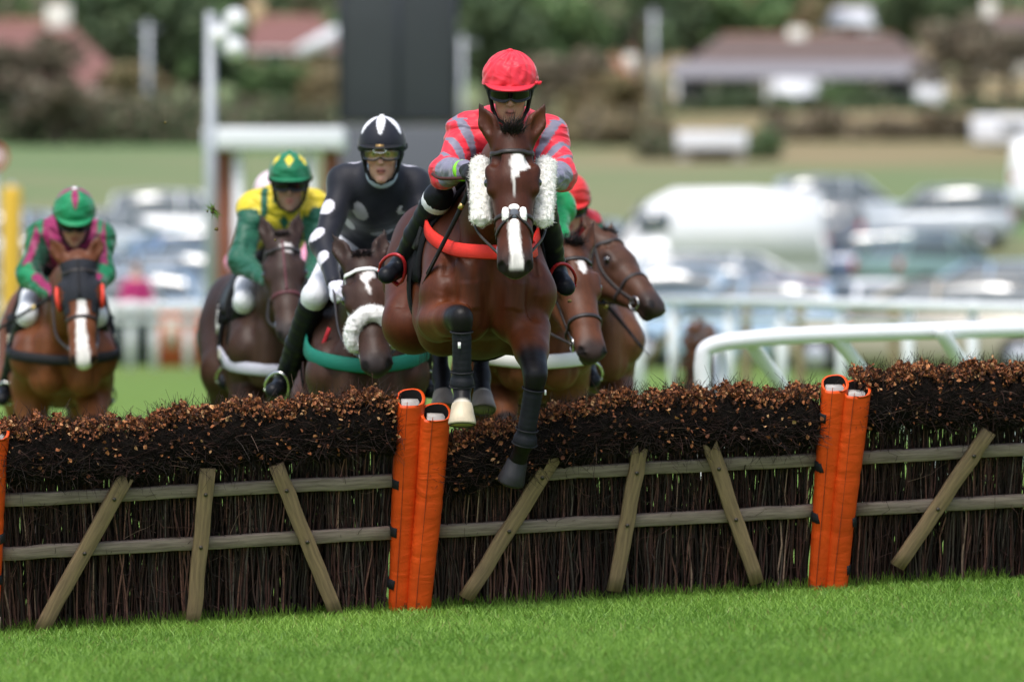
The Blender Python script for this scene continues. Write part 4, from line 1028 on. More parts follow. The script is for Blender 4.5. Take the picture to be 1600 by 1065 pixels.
    part('button', *sphere(ho+hu*hr[2]*1.0, (.014, .014, .008), R), mat('cap_button_%s' % sp['id'], sp.get('button', (.8, .1, .1)), .5), hel)
    # peak
    V, F = [], []; n = 24; pl = sp.get('peak', .040)
    for lay in (0, 1):
        for i in range(6):
            for j in range(n+1):
                ph = -1.12+2.24*j/n; k = i/5*(1-abs(ph/1.15)**2.6); 
                base = hw*math.sin(ph)*hr[0]*1.01+hf*math.cos(ph)*hr[1]*1.01-hu*.004
                V.append(ho+base+(hf*pl*k)+nrm(hw*math.sin(ph)*.5+hf)*0-hu*(.006*k*k+.005*k+(.006 if lay else 0)+.008*(ph*ph)*k))
    m1 = n+1
    for i in range(5):
        for j in range(n):
            a = i*m1+j; F.append([a, a+1, a+m1+1, a+m1]); F.append([6*m1+a, 6*m1+a+m1, 6*m1+a+m1+1, 6*m1+a+1])
    for j in range(n): F.append([5*m1+j, 5*m1+j+1, 11*m1+j+1, 11*m1+j])
    part('peak', V, F, sp.get('peak_mat') or mat('peak_%s' % sp['id'], sp.get('peak_col', (.02, .02, .02)), .5, bscale=20, bump=.2), hel)
    # harness: ear flaps, chin strap
    S = SDF(.006)
    for s in (-1, 1):
        S.cone(hp(.088*s, .030, .015), hp(.074*s, .028, -.062), .021, .014, .012, hw, .55); S.cone(hp(.090*s, -.03, .01), hp(.076*s, .02, -.055), .024, .012, .014, hw, .5)
        S.chain([hp(.074*s, .028, -.06), hp(.052*s, .045, -.105), hp(.0, .062, -.128)], [.009, .007, .007], .004)
    V, Q = S.mesh(); part('harness', V, Q, m_harness, root)
    # goggles: a curved shield over the eyes
    gk = sp.get('goggles', 'dark'); n = 28; V, F = [], []; hgt = .027
    rimp = []
    for lay in (0, 1):
        for i in range(5):
            zz = .008+hgt*(i/4*2-1)
            for j in range(n+1):
                ph = -1.18+2.36*j/n; nose = .014*math.exp(-(ph/.16)**2)*(i == 0)+.006*math.exp(-(ph/.2)**2)*(i == 1); taper = 1-.35*(abs(ph)/1.18)**3
                V.append(hp((.090-lay*.003)*math.sin(ph), (.104-lay*.003)*math.cos(ph)+.020, .008+(zz-.008)*taper+nose+.003))
    m1 = n+1
    for i in range(4):
        for j in range(n):
            a = i*m1+j; F.append([a, a+1, a+m1+1, a+m1]); F.append([5*m1+a, 5*m1+a+m1, 5*m1+a+m1+1, 5*m1+a+1])
    for j in range(n): F += [[j, j+1, 5*m1+j+1, 5*m1+j], [4*m1+j, 4*m1+j+1, 9*m1+j+1, 9*m1+j]]
    V = np.array(V); go = part('goggles', V, F, m_lens_clear if gk == 'clear' else m_lens_dark, root)
    loop = list(V[0:m1])+list(V[4*m1:5*m1][::-1]); part('rim', *tube(loop, .0032, 6, closed=True), m_rim, go)
    for s in (-1, 1):
        pts = bez([hp(.082*s, .052, .020), hp(.108*s, .0, .035), hp(.112*s, -.06, .05), hp(.06*s, -.135, .06)], 12); part('strap', *ribbon(pts, [hw*s]*12, .018, .003), m_strap, go)
    if sp.get('badge'):
        c = hp(0, .136, .050); part('peak_badge', *box(c+hf*.018-hu*.002, (.038, .006, .024), R), mat('bronze_badge', (.30, .19, .07), .4, metal=.4), hel)
        part('peak_trim', *torus(c+hf*.020-hu*.020, hw, hu*.35, .030, .0035), m_metal, hel)
    return dict(root=root, J=J)

def whip(a, b, label, kinked=True, handle=None):
    a = np.asarray(a, float); b = np.asarray(b, float); d = nrm(b-a)
    base = np.minimum(a, b)
    root = thing('riding_whip', label, 'whip', base)
    part('shaft', *tube(bez([a, (a+b)/2+A(.004, 0, .004), b], 10), np.linspace(.0105, .0085, 10), 8), m_strap, root)
    part('flap', *box(b-d*.02, (.006, .026, .14), np.stack([np.cross(d, A(0, 1, 0))*-1, nrm(np.cross(d, np.cross(d, A(0, 1, 0)))), d], 1), .002), m_leather, root)
    part('ferrule', *tube([a+d*.10, a+d*.125], .0118, 10), mat('brass', (.75, .55, .22), .35, metal=.9), root)
    return root
# ================================================================== THE FIELD OF RUNNERS
BAY = dict(base=(.078, .019, .0055), under=.0, dark=(.024, .007, .0035), light=(.19, .05, .013), points=(.006, .005, .005))
DARKBAY = dict(base=(.048, .022, .014), dark=(.018, .011, .009), light=(.095, .040, .022), points=(.014, .012, .012), muzzle=(.03, .024, .024))
BROWN = dict(base=(.044, .022, .014), dark=(.020, .012, .010), light=(.075, .036, .022), points=(.016, .013, .013), muzzle=(.035, .028, .027))
CHEST = dict(base=(.135, .042, .014), dark=(.09, .028, .011), light=(.24, .085, .03), points=(.03, .017, .012), muzzle=(.10, .05, .035), muzzle_amt=.5)
BAY2 = dict(base=(.108, .036, .014), dark=(.045, .017, .009), light=(.20, .075, .03), points=(.02, .014, .013), muzzle=(.035, .025, .022))
def star(cu, cw, ru, rw, wob=.02):
    return lambda h, n: smooth01(np.sqrt(((h[:, 0]-cu+n*wob*.4)/ru)**2+((h[:, 2]-cw+n*wob)/rw)**2), 1.12, .92)
def stripe(u0, u1, w0, w1, c0=0, c1=0, wob=.006):
    def f(h, n):
        t = np.clip((h[:, 0]-u0)/(u1-u0), 0, 1); return smooth01(np.abs(h[:, 2]-(c0+(c1-c0)*t)+n*wob)-(w0+(w1-w0)*t), .004, -.003)*smooth01(h[:, 0], u0-.012, u0+.006)*smooth01(h[:, 0], u1+.012, u1-.006)
    return f
def gallop(fr, ph=0, dz=0):
    m = 1 if ph == 0 else -1; f0 = fr
    fr_ = lambda l, f, z: f0(l, f, z+dz*(z < .8))
    fr_.U = f0.U; fr = fr_
    return [dict(front=True, J=[fr(-.17*m, .14, .93), fr(-.15*m, .20, .52), fr(-.14*m, .13, .235), fr(-.14*m, .20, .10)], hoof_ax=-fr.U),
            dict(front=True, J=[fr(.17*m, .16, .94), fr(.15*m, .50, .74), fr(.15*m, .41, .46), fr(.15*m, .33, .36)]),
            dict(front=False, side=-m, J=[fr(-.19*m, -.70, .98), fr(-.15*m, -1.20, .57), fr(-.14*m, -1.12, .245), fr(-.14*m, -1.05, .11)], hoof_ax=-fr.U),
            dict(front=False, side=m, J=[fr(.19*m, -.66, 1.0), fr(.15*m, -1.02, .60), fr(.15*m, -.74, .36), fr(.15*m, -.66, .25)])]
def rein(H_, R_, col, sag=.05):
    for s, k in ((-1, 'L'), (1, 'R')):
        a = H_['bit%+d' % s]; b = R_['J']['ha'+k]+A(0, -.06, -.02); c = (a+b)/2+A(.03*s, 0, -sag)
        part('rein', *tube(bez([a, c, b], 16), .0062, 6), col, H_['root'])
def both(d): return d
RED = A(.74, .030, .052); GREY = A(.21, .20, .27)

# ---------- 1: the leaper
fr = Frame(A(-.145, 26.15, .20), math.radians(7))
L1 = [dict(front=True, J=[P(684, 502, 25.78), P(721, 496, 25.40), P(722, 600, 25.45), P(722, 634, 25.40)], dark=.70, sock=2.42, hoofc=(.55, .46, .32), hoof_ax=A(.01, -.18, -1), toe=A(0, -1, 0), boot='tag'),
      dict(front=True, J=[P(822, 502, 25.78), P(837, 586, 25.45), P(820, 690, 25.52), P(808, 722, 25.60)], dark=.58, hoofc=(.020, .019, .020), hoof_ax=A(-.30, .35, -1), toe=A(-.2, -1, -.4), boot='side'),
      dict(front=False, side=-1, J=[fr(-.21, -.66, 1.00), P(684, 505, 27.45), P(690, 590, 27.32), P(692, 616, 27.25)], dark=.35, sock=2.5, hoofc=(.22, .18, .14), hoof_ax=A(.0, -.5, -1)),
      dict(front=False, side=1, J=[fr(.20, -.66, 1.02), P(752, 510, 27.45), P(752, 592, 27.32), P(754, 618, 27.25)], dark=.35, sock=2.5, hoofc=(.22, .18, .14), hoof_ax=A(.0, -.5, -1))]
H1 = horse(dict(O=A(-.145, 26.15, .20), ground=0, yaw=math.radians(7), vox=.0088, tone=1.35, seed=3, col=dict(BAY, lip=(.42, .36, .27)), poll=P(800, 205, 25.22), muzzle=P(806, 417, 24.95), vref=A(.03, -1, .3),
    legs=L1, arch=.05, ears=[(.0, .20), (.0, .26)], forelock_len=.10, forelock_dir=(-.55, .95, .1), forelock_droop=.2, mane_side=.5,
    marks=[star(.135, .000, .040, .034), star(.128, .026, .024, .026), star(.185, -.006, .022, .012), stripe(.18, .285, .007, .0015, -.005, .003, .003), stripe(.40, .585, .019, .030, .0, .002, .010)],
    label='bay horse with white blaze and woolly cheekpieces leaping the hurdle',
    tack=dict(girth_col=webbing('red', (.80, .035, .022)), girth_z=1.30, girth_rise=.17, girth_w=.062, nose_u=.362, cloth_a=1.75)))
hd, u_, v_, w_ = H1['hd'], H1['u'], H1['v'], H1['w']
for s, (xa, ya, xb, yb, Y) in ((-1, (751, 252, 752, 345, 25.27)), (1, (853, 252, 848, 347, 25.27))):
    V, Q = wool_slab(P(xa, ya, Y+.06), P(xb, yb, Y-.04), .080, .062, A(0, -1, .2), 40+s)
    ck = part('sheepskin_cheekpiece', V, Q, m_wool, H1['root']); fuzz(V, Q, 2300, .0065, ck, m_wool, 5)
c = hd(.362, -.022, 0)
for k, (du, dw) in enumerate(((-.034, 0), (.034, 0), (0, -.036), (0, .036))):
    V, Q = wool_slab(c+u_*du-u_*.012-v_*.004, c+u_*du+u_*.012+w_*dw*1.0-v_*.004, .036, .026, v_, 60+k, .006, 1.5) if dw == 0 else wool_slab(c+w_*(dw-.009), c+w_*(dw+.009), .042, .026, v_, 60+k, .006, 1.5)
    part('nose_fleece', V, Q, m_wool, H1['root'])
part('nose_rosette', *sphere(c+v_*.012, (.024, .010, .022), np.stack([u_, v_, w_], 1)), mat('rosette', (.09, .10, .12), .6), H1['root'])
for s in (-1, 1):
    pts = bez([c+v_*.006, hd(.41, -.045, .042*s), hd(.45, -.10, .066*s), hd(.47, -.14, .055*s)], 12); pr = [np.array(H1['bvh'].find_nearest(Vector(p))[0])+np.array(H1['bvh'].find_nearest(Vector(p))[1])*.004 for p in pts]
    part('flash_strap', *ribbon(pr, [np.array(H1['bvh'].find_nearest(Vector(p))[1]) for p in pr], .013, .004), m_leather, H1['root'])
def silk1(i):
    V = i['V']; C = np.tile(RED, (len(V), 1)); arm = i['arm'] >= 0; t = i['t']+.20*i['rim']+.012*i['noise']
    for c, wd in ((.20, .115), (.58, .10), (.93, .085)):
        m = arm & (np.abs(t-c) < wd*(.55+.45*np.cos(np.clip(i['rim'], -1, 1)*1.6+.6))); C[m] = GREY
    m = arm & (i['t'] > 1.16); C[m] = GREY*1.05
    m = (np.abs(i['t']-.03) < .022) & arm; C[m] = GREY
    return C
J1 = dict(head=P(797, 146, 25.80), shL=P(729, 211, 26.02), shR=P(858, 216, 26.02), elL=P(697, 268, 25.82), elR=P(877, 272, 25.82), haL=P(728, 266, 25.50), haR=P(852, 282, 25.50),
          pelvis=P(768, 252, 26.58), knL=P(683, 312, 25.97), knR=P(845, 310, 25.95), anL=P(629, 410, 26.28), anR=P(868, 420, 26.25), toL=P(606, 426, 26.12), toR=P(884, 444, 26.08))
R1 = rider(dict(id='a', J=J1, base=fr(0, -.1, 1.5), face=A(.01, -.97, -.22), vox=.0073, label='person in red jacket with grey sleeve stripes and red cap, riding the leaping bay', silk=silk1, wrinkle=.0065, ease=1.03, seed=4,
    cap=lambda ph, th: tuple(RED*(.82 if (abs(ph) < .012 or abs(abs(ph)-math.pi/2) < .008) else 1)), button=tuple(RED), peak_mat=None, peak_col=tuple(RED), soft_cap=True, helm=(1.05, 1.04, .97), wristband=True, boot_top=-.06, stirrup=mat('red_stirrup', (.42, .015, .02), .35, .5), skin=(.46, .23, .16)))
rein(H1, R1, m_leather)
part('cap_ribbon', *join(ribbon(bez([P(838, 128, 25.74), P(843, 131, 25.72), P(845, 127, 25.72)], 6), [A(0, -1, 0)]*6, .012, .002), sphere(P(838, 130, 25.73), (.012, .008, .008))), MATS['peak_a'], R1['root'])
whip(P(738, 288, 25.52), P(668, 428, 25.72), 'black whip with brass collar slanting down beside the leaping bay horse\'s shoulder')
part('rein_grip', *tube(bez([P(676, 272, 25.62), P(690, 279, 25.55), P(735, 278, 25.45)], 12), .0075, 8), mat('rubber_rein', (.06, .018, .014), .5), H1['root'])

# ---------- 2: dark bay, black and white silks
O2 = A(-.70, 28.85, gz(-.7, 28.85)-.12); f2 = Frame(O2, math.radians(4))
H2 = horse(dict(O=O2, ground=O2[2], yaw=math.radians(4), vox=.013, seed=5, col=DARKBAY, poll=P(566, 397, 27.78), muzzle=P(590, 566, 27.40), vref=A(.05, -1, .35), legs=gallop(f2, 0, .10), arch=.03, forelock_len=.05, ears=[(0, .12), (0, .12)],
    marks=[star(.125, .0, .045, .030, .03), stripe(.13, .225, .012, .006)], mane_n=160, mane_len=.03,
    label='dark bay horse with white browband, woolly noseband and green breast strap',
    tack=dict(girth_col=webbing('green', (.010, .165, .115)), girth_z=1.17, girth_rise=.20, girth_w=.070, brow=m_white_web, cheek=m_white_web, noseband=False, nose_u=.37, cloth_edge=m_black_cloth, buckle=m_white_web)))
def wool_loop(H_, uu, r, a0, a1, seed):
    p, n = ring_hits(H_['bvh'], H_['hd'](uu, -.095, 0), H_['v'], H_['w'], np.linspace(a0, a1, 15), .35, shift=[H_['u']*(.05*abs(a)**1.5) for a in np.linspace(a0, a1, 15)], off=r*.55)
    S = SDF(.0045); rg = np.random.default_rng(seed); S.chain(list(p), [r*.85]*15, .02)
    for i in range(520):
        t = rg.uniform(0, 13.99); k = int(t); c = p[k]*(1-t+k)+p[k+1]*(t-k); d = rg.normal(0, 1, 3); d /= np.linalg.norm(d); S.ell(c+d*r*rg.uniform(.85, 1.0), r*rg.uniform(.13, .24), None, .008)
    V, Q = S.mesh(); m_ = mat('white_fleece', (.92, .91, .88), .95, .1, nscale=28, namt=.08, bscale=150, bump=.5); fuzz(V, Q, 2000, .007, part('sheepskin_noseband', V, Q, m_, H_['root']), m_, 6)
wool_loop(H2, .335, .037, -1.55, 1.55, 7)
BLK = A(.012, .013, .020); WHT = A(.66, .64, .70)
def silk2(i):
    V = i['V']; C = np.tile(BLK, (len(V), 1)); arm = i['arm']
    for (a, t0, rr) in ((0, .52, .9), (0, .98, .9), (0, 1.45, .9), (1, .45, .9), (1, 1.0, .9), (1, 1.5, .9)):
        d = np.sqrt(((i['t']-t0)*.29/.034)**2+((i['rim']-.55)*.06/.036)**2); m = (arm == a) & (d < 1) & (i['rim'] > -.2); C[m] = WHT
    for (l, t, rl, rt) in ((-.085, -.045, .038, .050), (.02, -.24, .055, .035), (.13, -.02, .04, .05), (.15, -.22, .04, .04), (-.15, -.24, .04, .04)):
        m = (arm < 0) & (i['fwd'] > -.02) & (((i['lat']-l)/rl)**2+((i['tor']-t)/rt)**2 < 1); C[m] = WHT*.62 if l != .13 else WHT
    for (l, t) in ((-.12, .0), (.145, .03)):
        m = (i['fwd'] < .0) & (((i['lat']-l)/.05)**2+((i['tor']-t)/.05)**2 < 1); C[m] = WHT
    return C
def cap2(ph, th):
    k = 6; a = ((ph+math.pi/k*0) % (2*math.pi/k)); a = min(a, 2*math.pi/k-a); w_ = .48*(1-th/1.25)
    return tuple(A(.80, .80, .84)) if (th < 1.22 and a < max(.0, w_+.02)*(1.2 if th > .15 else 9)) else tuple(BLK*1.2)
J2 = dict(head=P(597, 244, 28.50), shL=P(538, 285, 28.72), shR=P(648, 290, 28.72), elL=P(506, 380, 28.55), elR=P(668, 385, 28.55), haL=P(522, 446, 28.28), haR=P(640, 450, 28.28),
          pelvis=f2(.02, -.36, 1.76), knL=P(492, 462, 28.55), knR=P(655, 462, 28.55), anL=P(443, 598, 28.95), anR=P(660, 590, 28.95), toL=P(428, 606, 28.78), toR=P(672, 606, 28.78))
R2 = rider(dict(id='b', J=J2, base=f2(0, -.1, 1.5), face=A(-.05, -1, -.06), vox=.0074, bvox=.0078, label='person in black jacket with white spots and black cap with a white star', silk=silk2, silk_mat=m_lycra, cap_mat=m_lycra, wrinkle=.003, seed=6, ease=1.0,
    cap=cap2, button=(.8, .8, .8), peak_col=(.012, .012, .013), goggles='clear', badge=True, glove=(.70, .69, .78), collar=mat('pale_collar', (.45, .52, .62), .7), skin=(.56, .30, .22)))
rein(H2, R2, m_leather)
part('girth_strap', *ribbon(bez([P(515, 512, 28.45), P(497, 560, 28.50), P(488, 590, 28.55)], 10), [A(-.5, -1, 0)]*10, .022, .005), webbing('crimson', (.42, .02, .03)), H2['root'])

# ---------- 3: brown, green and yellow silks
O3 = A(-1.26, 32.35, gz(-1.26, 32.35)-.01); f3 = Frame(O3, math.radians(9))
H3 = horse(dict(O=O3, ground=O3[2], yaw=math.radians(9), vox=.0155, seed=8, col=dict(BROWN, lip=(.25, .21, .18)), poll=P(440, 366, 31.20), muzzle=P(454, 520, 30.85), vref=A(.04, -1, .35), legs=gallop(f3, 1), arch=.02, forelock_len=.04,
    marks=[star(.085, .012, .026, .026)], label='brown horse with small white star and pale breast strap beneath the yellow-green jacket', mane_n=200,
    tack=dict(girth_col=webbing('silver', (.45, .45, .52)), girth_z=1.02, girth_rise=.10, girth_w=.065, cheek=m_leather, nose=mat('maroon_leather', (.10, .03, .035), .5), cloth_edge=m_white_web)))
for a, b in (((.08, .012, 0), (.33, -.02, 0)),):
    pts = [np.array(H3['bvh'].find_nearest(Vector(H3['hd'](t, .01, 0)))[0])+H3['v']*.004 for t in np.linspace(.05, .34, 12)]
    part('face_strap', *ribbon(pts, [H3['v']]*12, .014, .004), mat('maroon_leather', (.10, .03, .035), .5), H3['root'])
GRN = A(.012, .165, .075); YEL = A(.72, .56, .035); DGR = A(.012, .085, .05)
def silk3(i):
    V = i['V']; C = np.tile(DGR*1.15, (len(V), 1)); arm = i['arm']
    a = (i['lat']/.055+i['tor']/.075) % 2; b = (i['lat']/.055-i['tor']/.075) % 2; dm = ~((np.abs(a-1) < .52) & (np.abs(b-1) < .52))
    m = (arm < 0) & dm; C[m] = YEL*.9
    m = (arm >= 0) & (i['t'] < .16); C[m] = YEL
    m = (arm < 0) & (np.abs(i['lat']) > .125); C[m] = YEL
    return C
def cap3(ph, th):
    k = 6; a = ((ph+math.pi/k) % (2*math.pi/k))-math.pi/k
    return tuple(YEL) if abs(a)/.30+abs(th-.78)/.34 < 1 else tuple(GRN)
J3 = dict(head=P(453, 292, 31.95), shL=P(398, 325, 32.15), shR=P(492, 325, 32.15), elL=P(376, 408, 31.98), elR=P(500, 405, 31.98), haL=P(424, 446, 31.66), haR=P(478, 446, 31.66),
          pelvis=f3(0, -.40, 1.64), knL=P(383, 470, 32.00), knR=P(492, 470, 32.00), anL=P(362, 580, 32.42), anR=P(492, 580, 32.42), toL=P(352, 594, 32.24), toR=P(500, 594, 32.24))
R3 = rider(dict(id='c', J=J3, base=f3(0, -.1, 1.5), face=A(.0, -1, -.10), vox=.0095, label='person in green sleeves and yellow diamond-patterned jacket with matching cap', silk=silk3, wrinkle=.006, seed=9, ease=1.06,
    cap=cap3, button=tuple(GRN), peak_col=tuple(GRN), stubble=True, skin=(.40, .22, .155)))
rein(H3, R3, m_leather)

# ---------- 4: chestnut in a hood, pink and green silks
O4 = A(-2.46, 33.2, gz(-2.46, 33.2)-.01); f4 = Frame(O4, math.radians(7))
H4 = horse(dict(O=O4, ground=O4[2], yaw=math.radians(7), vox=.0155, fat=.92, seed=12, col=dict(CHEST, lip=(.5, .42, .36)), poll=P(121, 398, 32.05), muzzle=P(130, 562, 31.75), vref=A(.02, -1, .35), legs=gallop(f4), arch=.02, forelock=False, ears=[(0, .28), (0, .28)],
    marks=[stripe(.24, .62, .020, .034, 0, 0, .008)], label='chestnut horse wearing a black hood with red eye cups, at the left edge', mane_n=260,
    tack=dict(girth_col=webbing('black', (.014, .014, .017)), girth_z=1.12, girth_rise=.13, girth_w=.055)))
hd4, u4, v4, w4, b4 = (H4[k] for k in ('hd', 'u', 'v', 'w', 'bvh'))
us = np.linspace(.03, .315, 20); an = np.linspace(-2.3, 2.3, 44); V, F = [], []
for uu in us:
    p, n = ring_hits(b4, hd4(uu, -.10, 0), v4, w4, an, .4, off=.005, smooth=1); V += list(p)
na = len(an)
for i in range(len(us)-1):
    for j in range(na-1):
        uu = (us[i]+us[i+1])/2; aa = (an[j]+an[j+1])/2
        if ((uu-.205)/.050)**2+((abs(aa)-1.16)/.42)**2 < 1: continue
        if uu > .26 and abs(aa) < .55: continue
        F.append([i*na+j, i*na+j+1, (i+1)*na+j+1, (i+1)*na+j])
hood = part('hood', V, F, mat('hood_mesh', (.020, .022, .028), .75, .2, bscale=220, bump=.3), H4['root'])
part('hood_seam', *tube([np.array(b4.find_nearest(Vector(hd4(t, .01, 0)))[0])+v4*.009 for t in np.linspace(.04, .25, 10)], .006, 6), m_strap, hood)
for s in (-1, 1):
    c = hd4(.205, -.075, .108*s); e2 = nrm(v4*.55+w4*s*.85); 
    part('eye_cup', *torus(c, u4, nrm(v4+w4*s*.15), (.060, .050), .011, 24, 8, math.pi*.1 if 0 else 0, 2*math.pi), mat('red_cup', (.75, .06, .035), .5), H4['root'])
PNK = A(.25, .014, .085); GR4 = A(.010, .22, .085); DG4 = A(.012, .06, .035)
def silk4(i):
    V = i['V']; C = np.tile(PNK, (len(V), 1)); arm = i['arm'] >= 0
    m = arm & (i['rim'] > .55); C[m] = GR4*.6; m = arm & (i['rim'] <= -.15); C[m] = DG4
    m = arm & (np.abs(i['t']-1.2) < .14) & (i['rim'] > -.1); C[m] = GR4
    m = (~arm) & (np.abs(i['lat']) > .15); C[m] = GR4*.7
    return C
def cap4(ph, th):
    k = 4; a = (ph % (2*math.pi/k)); a = min(a, 2*math.pi/k-a)
    return tuple(PNK*1.15) if a < .62*(1-th/1.12) or th < .12 else tuple(GR4)
J4 = dict(head=P(116, 345, 32.75), shL=P(66, 372, 33.02), shR=P(156, 372, 33.02), elL=P(44, 430, 32.86), elR=P(160, 428, 32.86), haL=P(84, 462, 32.58), haR=P(140, 462, 32.58),
          pelvis=f4(0, -.44, 1.68), knL=P(44, 492, 32.85), knR=P(150, 492, 32.85), anL=P(10, 606, 33.25), anR=P(160, 606, 33.25), toL=P(4, 620, 33.08), toR=P(166, 622, 33.08))
R4 = rider(dict(id='d', J=J4, base=f4(0, -.1, 1.5), face=A(.10, -.92, -.42), vox=.0095, label='person crouched in magenta and green jacket with green cap, at the left edge', silk=silk4, wrinkle=.006, seed=10, ease=1.06,
    cap=cap4, button=(.8, .8, .8), peak_col=tuple(GR4), skin=(.48, .25, .18)))
rein(H4, R4, m_leather)
whip(P(76, 466, 32.55), P(-6, 516, 32.75), 'thin black whip trailing across the left edge beside white breeches')

# ---------- 5: bay with white breast strap, green silks, behind the leaper
O5 = A(.085, 29.3, gz(.085, 29.3)-.03); f5 = Frame(O5, math.radians(5))
H5 = horse(dict(O=O5, ground=O5[2], yaw=math.radians(5), vox=.0145, seed=15, col=BAY2, poll=P(896, 380, 28.32), muzzle=P(933, 546, 27.95), vref=A(.35, -1, .4), legs=gallop(f5, 1), arch=.02, forelock_len=.08, ears=[(0, .1), (0, .1)],
    marks=[star(.135, .006, .040, .020, .012)], label='bay horse with a white star and white breast strap, just behind the leaper',
    tack=dict(girth_col=m_white_web, girth_z=1.06, girth_rise=.12, girth_w=.07, nose_u=.40, cloth_edge=m_black_cloth)))
G5 = A(.012, .29, .09)
J5 = dict(head=P(838, 290, 28.98), shL=P(790, 330, 29.18), shR=P(872, 322, 29.18), elL=P(775, 400, 29.0), elR=P(868, 372, 28.98), haL=P(820, 440, 28.7), haR=P(852, 430, 28.66),
          pelvis=f5(0, -.42, 1.62), knL=P(762, 455, 29.0), knR=P(905, 470, 29.0), anL=P(745, 575, 29.4), anR=P(915, 572, 29.38), toL=P(735, 590, 29.22), toR=P(926, 590, 29.2))
R5 = rider(dict(id='e', J=J5, base=f5(0, -.1, 1.5), face=A(.05, -1, -.2), vox=.012, label='person in plain green jacket, mostly hidden behind the leaping horse', silk=lambda i: np.tile(G5, (len(i['V']), 1)), seed=11,
    cap=lambda ph, th: tuple(G5), button=(.1, .3, .1), peak_col=tuple(G5), skin=(.48, .25, .18)))
rein(H5, R5, m_leather)

# ---------- 6: bay with its head turned to the right, red and green silks
O6 = A(.33, 31.3, gz(.33, 31.3)-.03); f6 = Frame(O6, math.radians(9))
H6 = horse(dict(O=O6, ground=O6[2], yaw=math.radians(9), vox=.0145, seed=18, col=dict(BAY2, base=(.10, .042, .022), dark=(.035, .018, .012)), poll=P(950, 362, 30.25), muzzle=P(1042, 470, 29.86), vref=A(.80, -.55, .75), legs=gallop(f6), arch=.03, forelock_len=.04, ears=[(0, .1), (.0, .1)],
    marks=[], label='bay horse with plain dark face turned to the right', mane_n=220,
    tack=dict(nose_u=.36, nose=m_leather)))
RD6 = A(.40, .020, .030)
def silk6(i):
    C = np.tile(RD6, (len(i['V']), 1)); m = (i['arm'] >= 0) & (np.abs(i['t']-.22) < .16); C[m] = (.015, .11, .06); m = (i['arm'] < 0) & (np.abs(i['lat']) < .03); C[m] = (.7, .68, .66); return C
J6 = dict(head=P(888, 327, 30.95), shL=P(847, 358, 31.15), shR=P(918, 356, 31.15), elL=P(820, 415, 31.0), elR=P(930, 415, 31.0), haL=P(875, 430, 30.7), haR=P(925, 432, 30.68),
          pelvis=f6(0, -.42, 1.62), knL=P(835, 455, 31.0), knR=P(948, 458, 31.0), anL=P(820, 570, 31.4), anR=P(940, 570, 31.4), toL=P(812, 584, 31.2), toR=P(946, 584, 31.2))
R6 = rider(dict(id='f', J=J6, base=f6(0, -.1, 1.5), face=A(.05, -.95, -.25), vox=.012, label='person in red cap and red jacket with green bands, behind the leaping horse', silk=silk6, seed=13,
    cap=lambda ph, th: (.62, .03, .03), button=(.6, .03, .03), peak_col=(.62, .03, .03), skin=(.52, .29, .21)))
rein(H6, R6, m_leather)
whip(P(925, 452, 30.62), P(1003, 543, 30.5), 'thin black whip pointing down right of the bay with turned head')

# ---------- 7: a runner hidden behind the yellow-green rider
O7 = A(-1.40, 35.9, gz(-1.4, 35.9)-.01); f7 = Frame(O7, math.radians(9))
H7 = horse(dict(O=O7, ground=O7[2], yaw=math.radians(9), vox=.024, seed=21, col=BROWN, poll=P(418, 395, 34.8), muzzle=P(424, 520, 34.45), vref=A(0, -1, .35), legs=gallop(f7), label='brown horse almost wholly hidden behind the brown horse with small star', mane_n=120,
    tack=dict()))
PK7 = A(.75, .30, .42)
J7 = dict(head=P(426, 316, 35.55), shL=P(396, 352, 35.78), shR=P(470, 352, 35.78), elL=P(370, 412, 35.6), elR=P(475, 410, 35.6), haL=P(395, 445, 35.3), haR=P(440, 445, 35.3),
          pelvis=f7(0, -.42, 1.62), knL=P(376, 468, 35.6), knR=P(470, 468, 35.6), anL=P(350, 568, 36.0), anR=P(480, 568, 36.0), toL=P(342, 582, 35.84), toR=P(486, 582, 35.84))
R7 = rider(dict(id='g', J=J7, base=f7(0, -.1, 1.5), face=A(0, -1, -.2), vox=.016, label='person in pale pink jacket and cap peeping out behind the yellow-green jacket', silk=lambda i: np.tile(PK7, (len(i['V']), 1)), seed=14,
    cap=lambda ph, th: (.78, .62, .68), button=(.7, .6, .6), peak_col=(.75, .5, .6), skin=(.52, .29, .21)))
rein(H7, R7, m_leather)

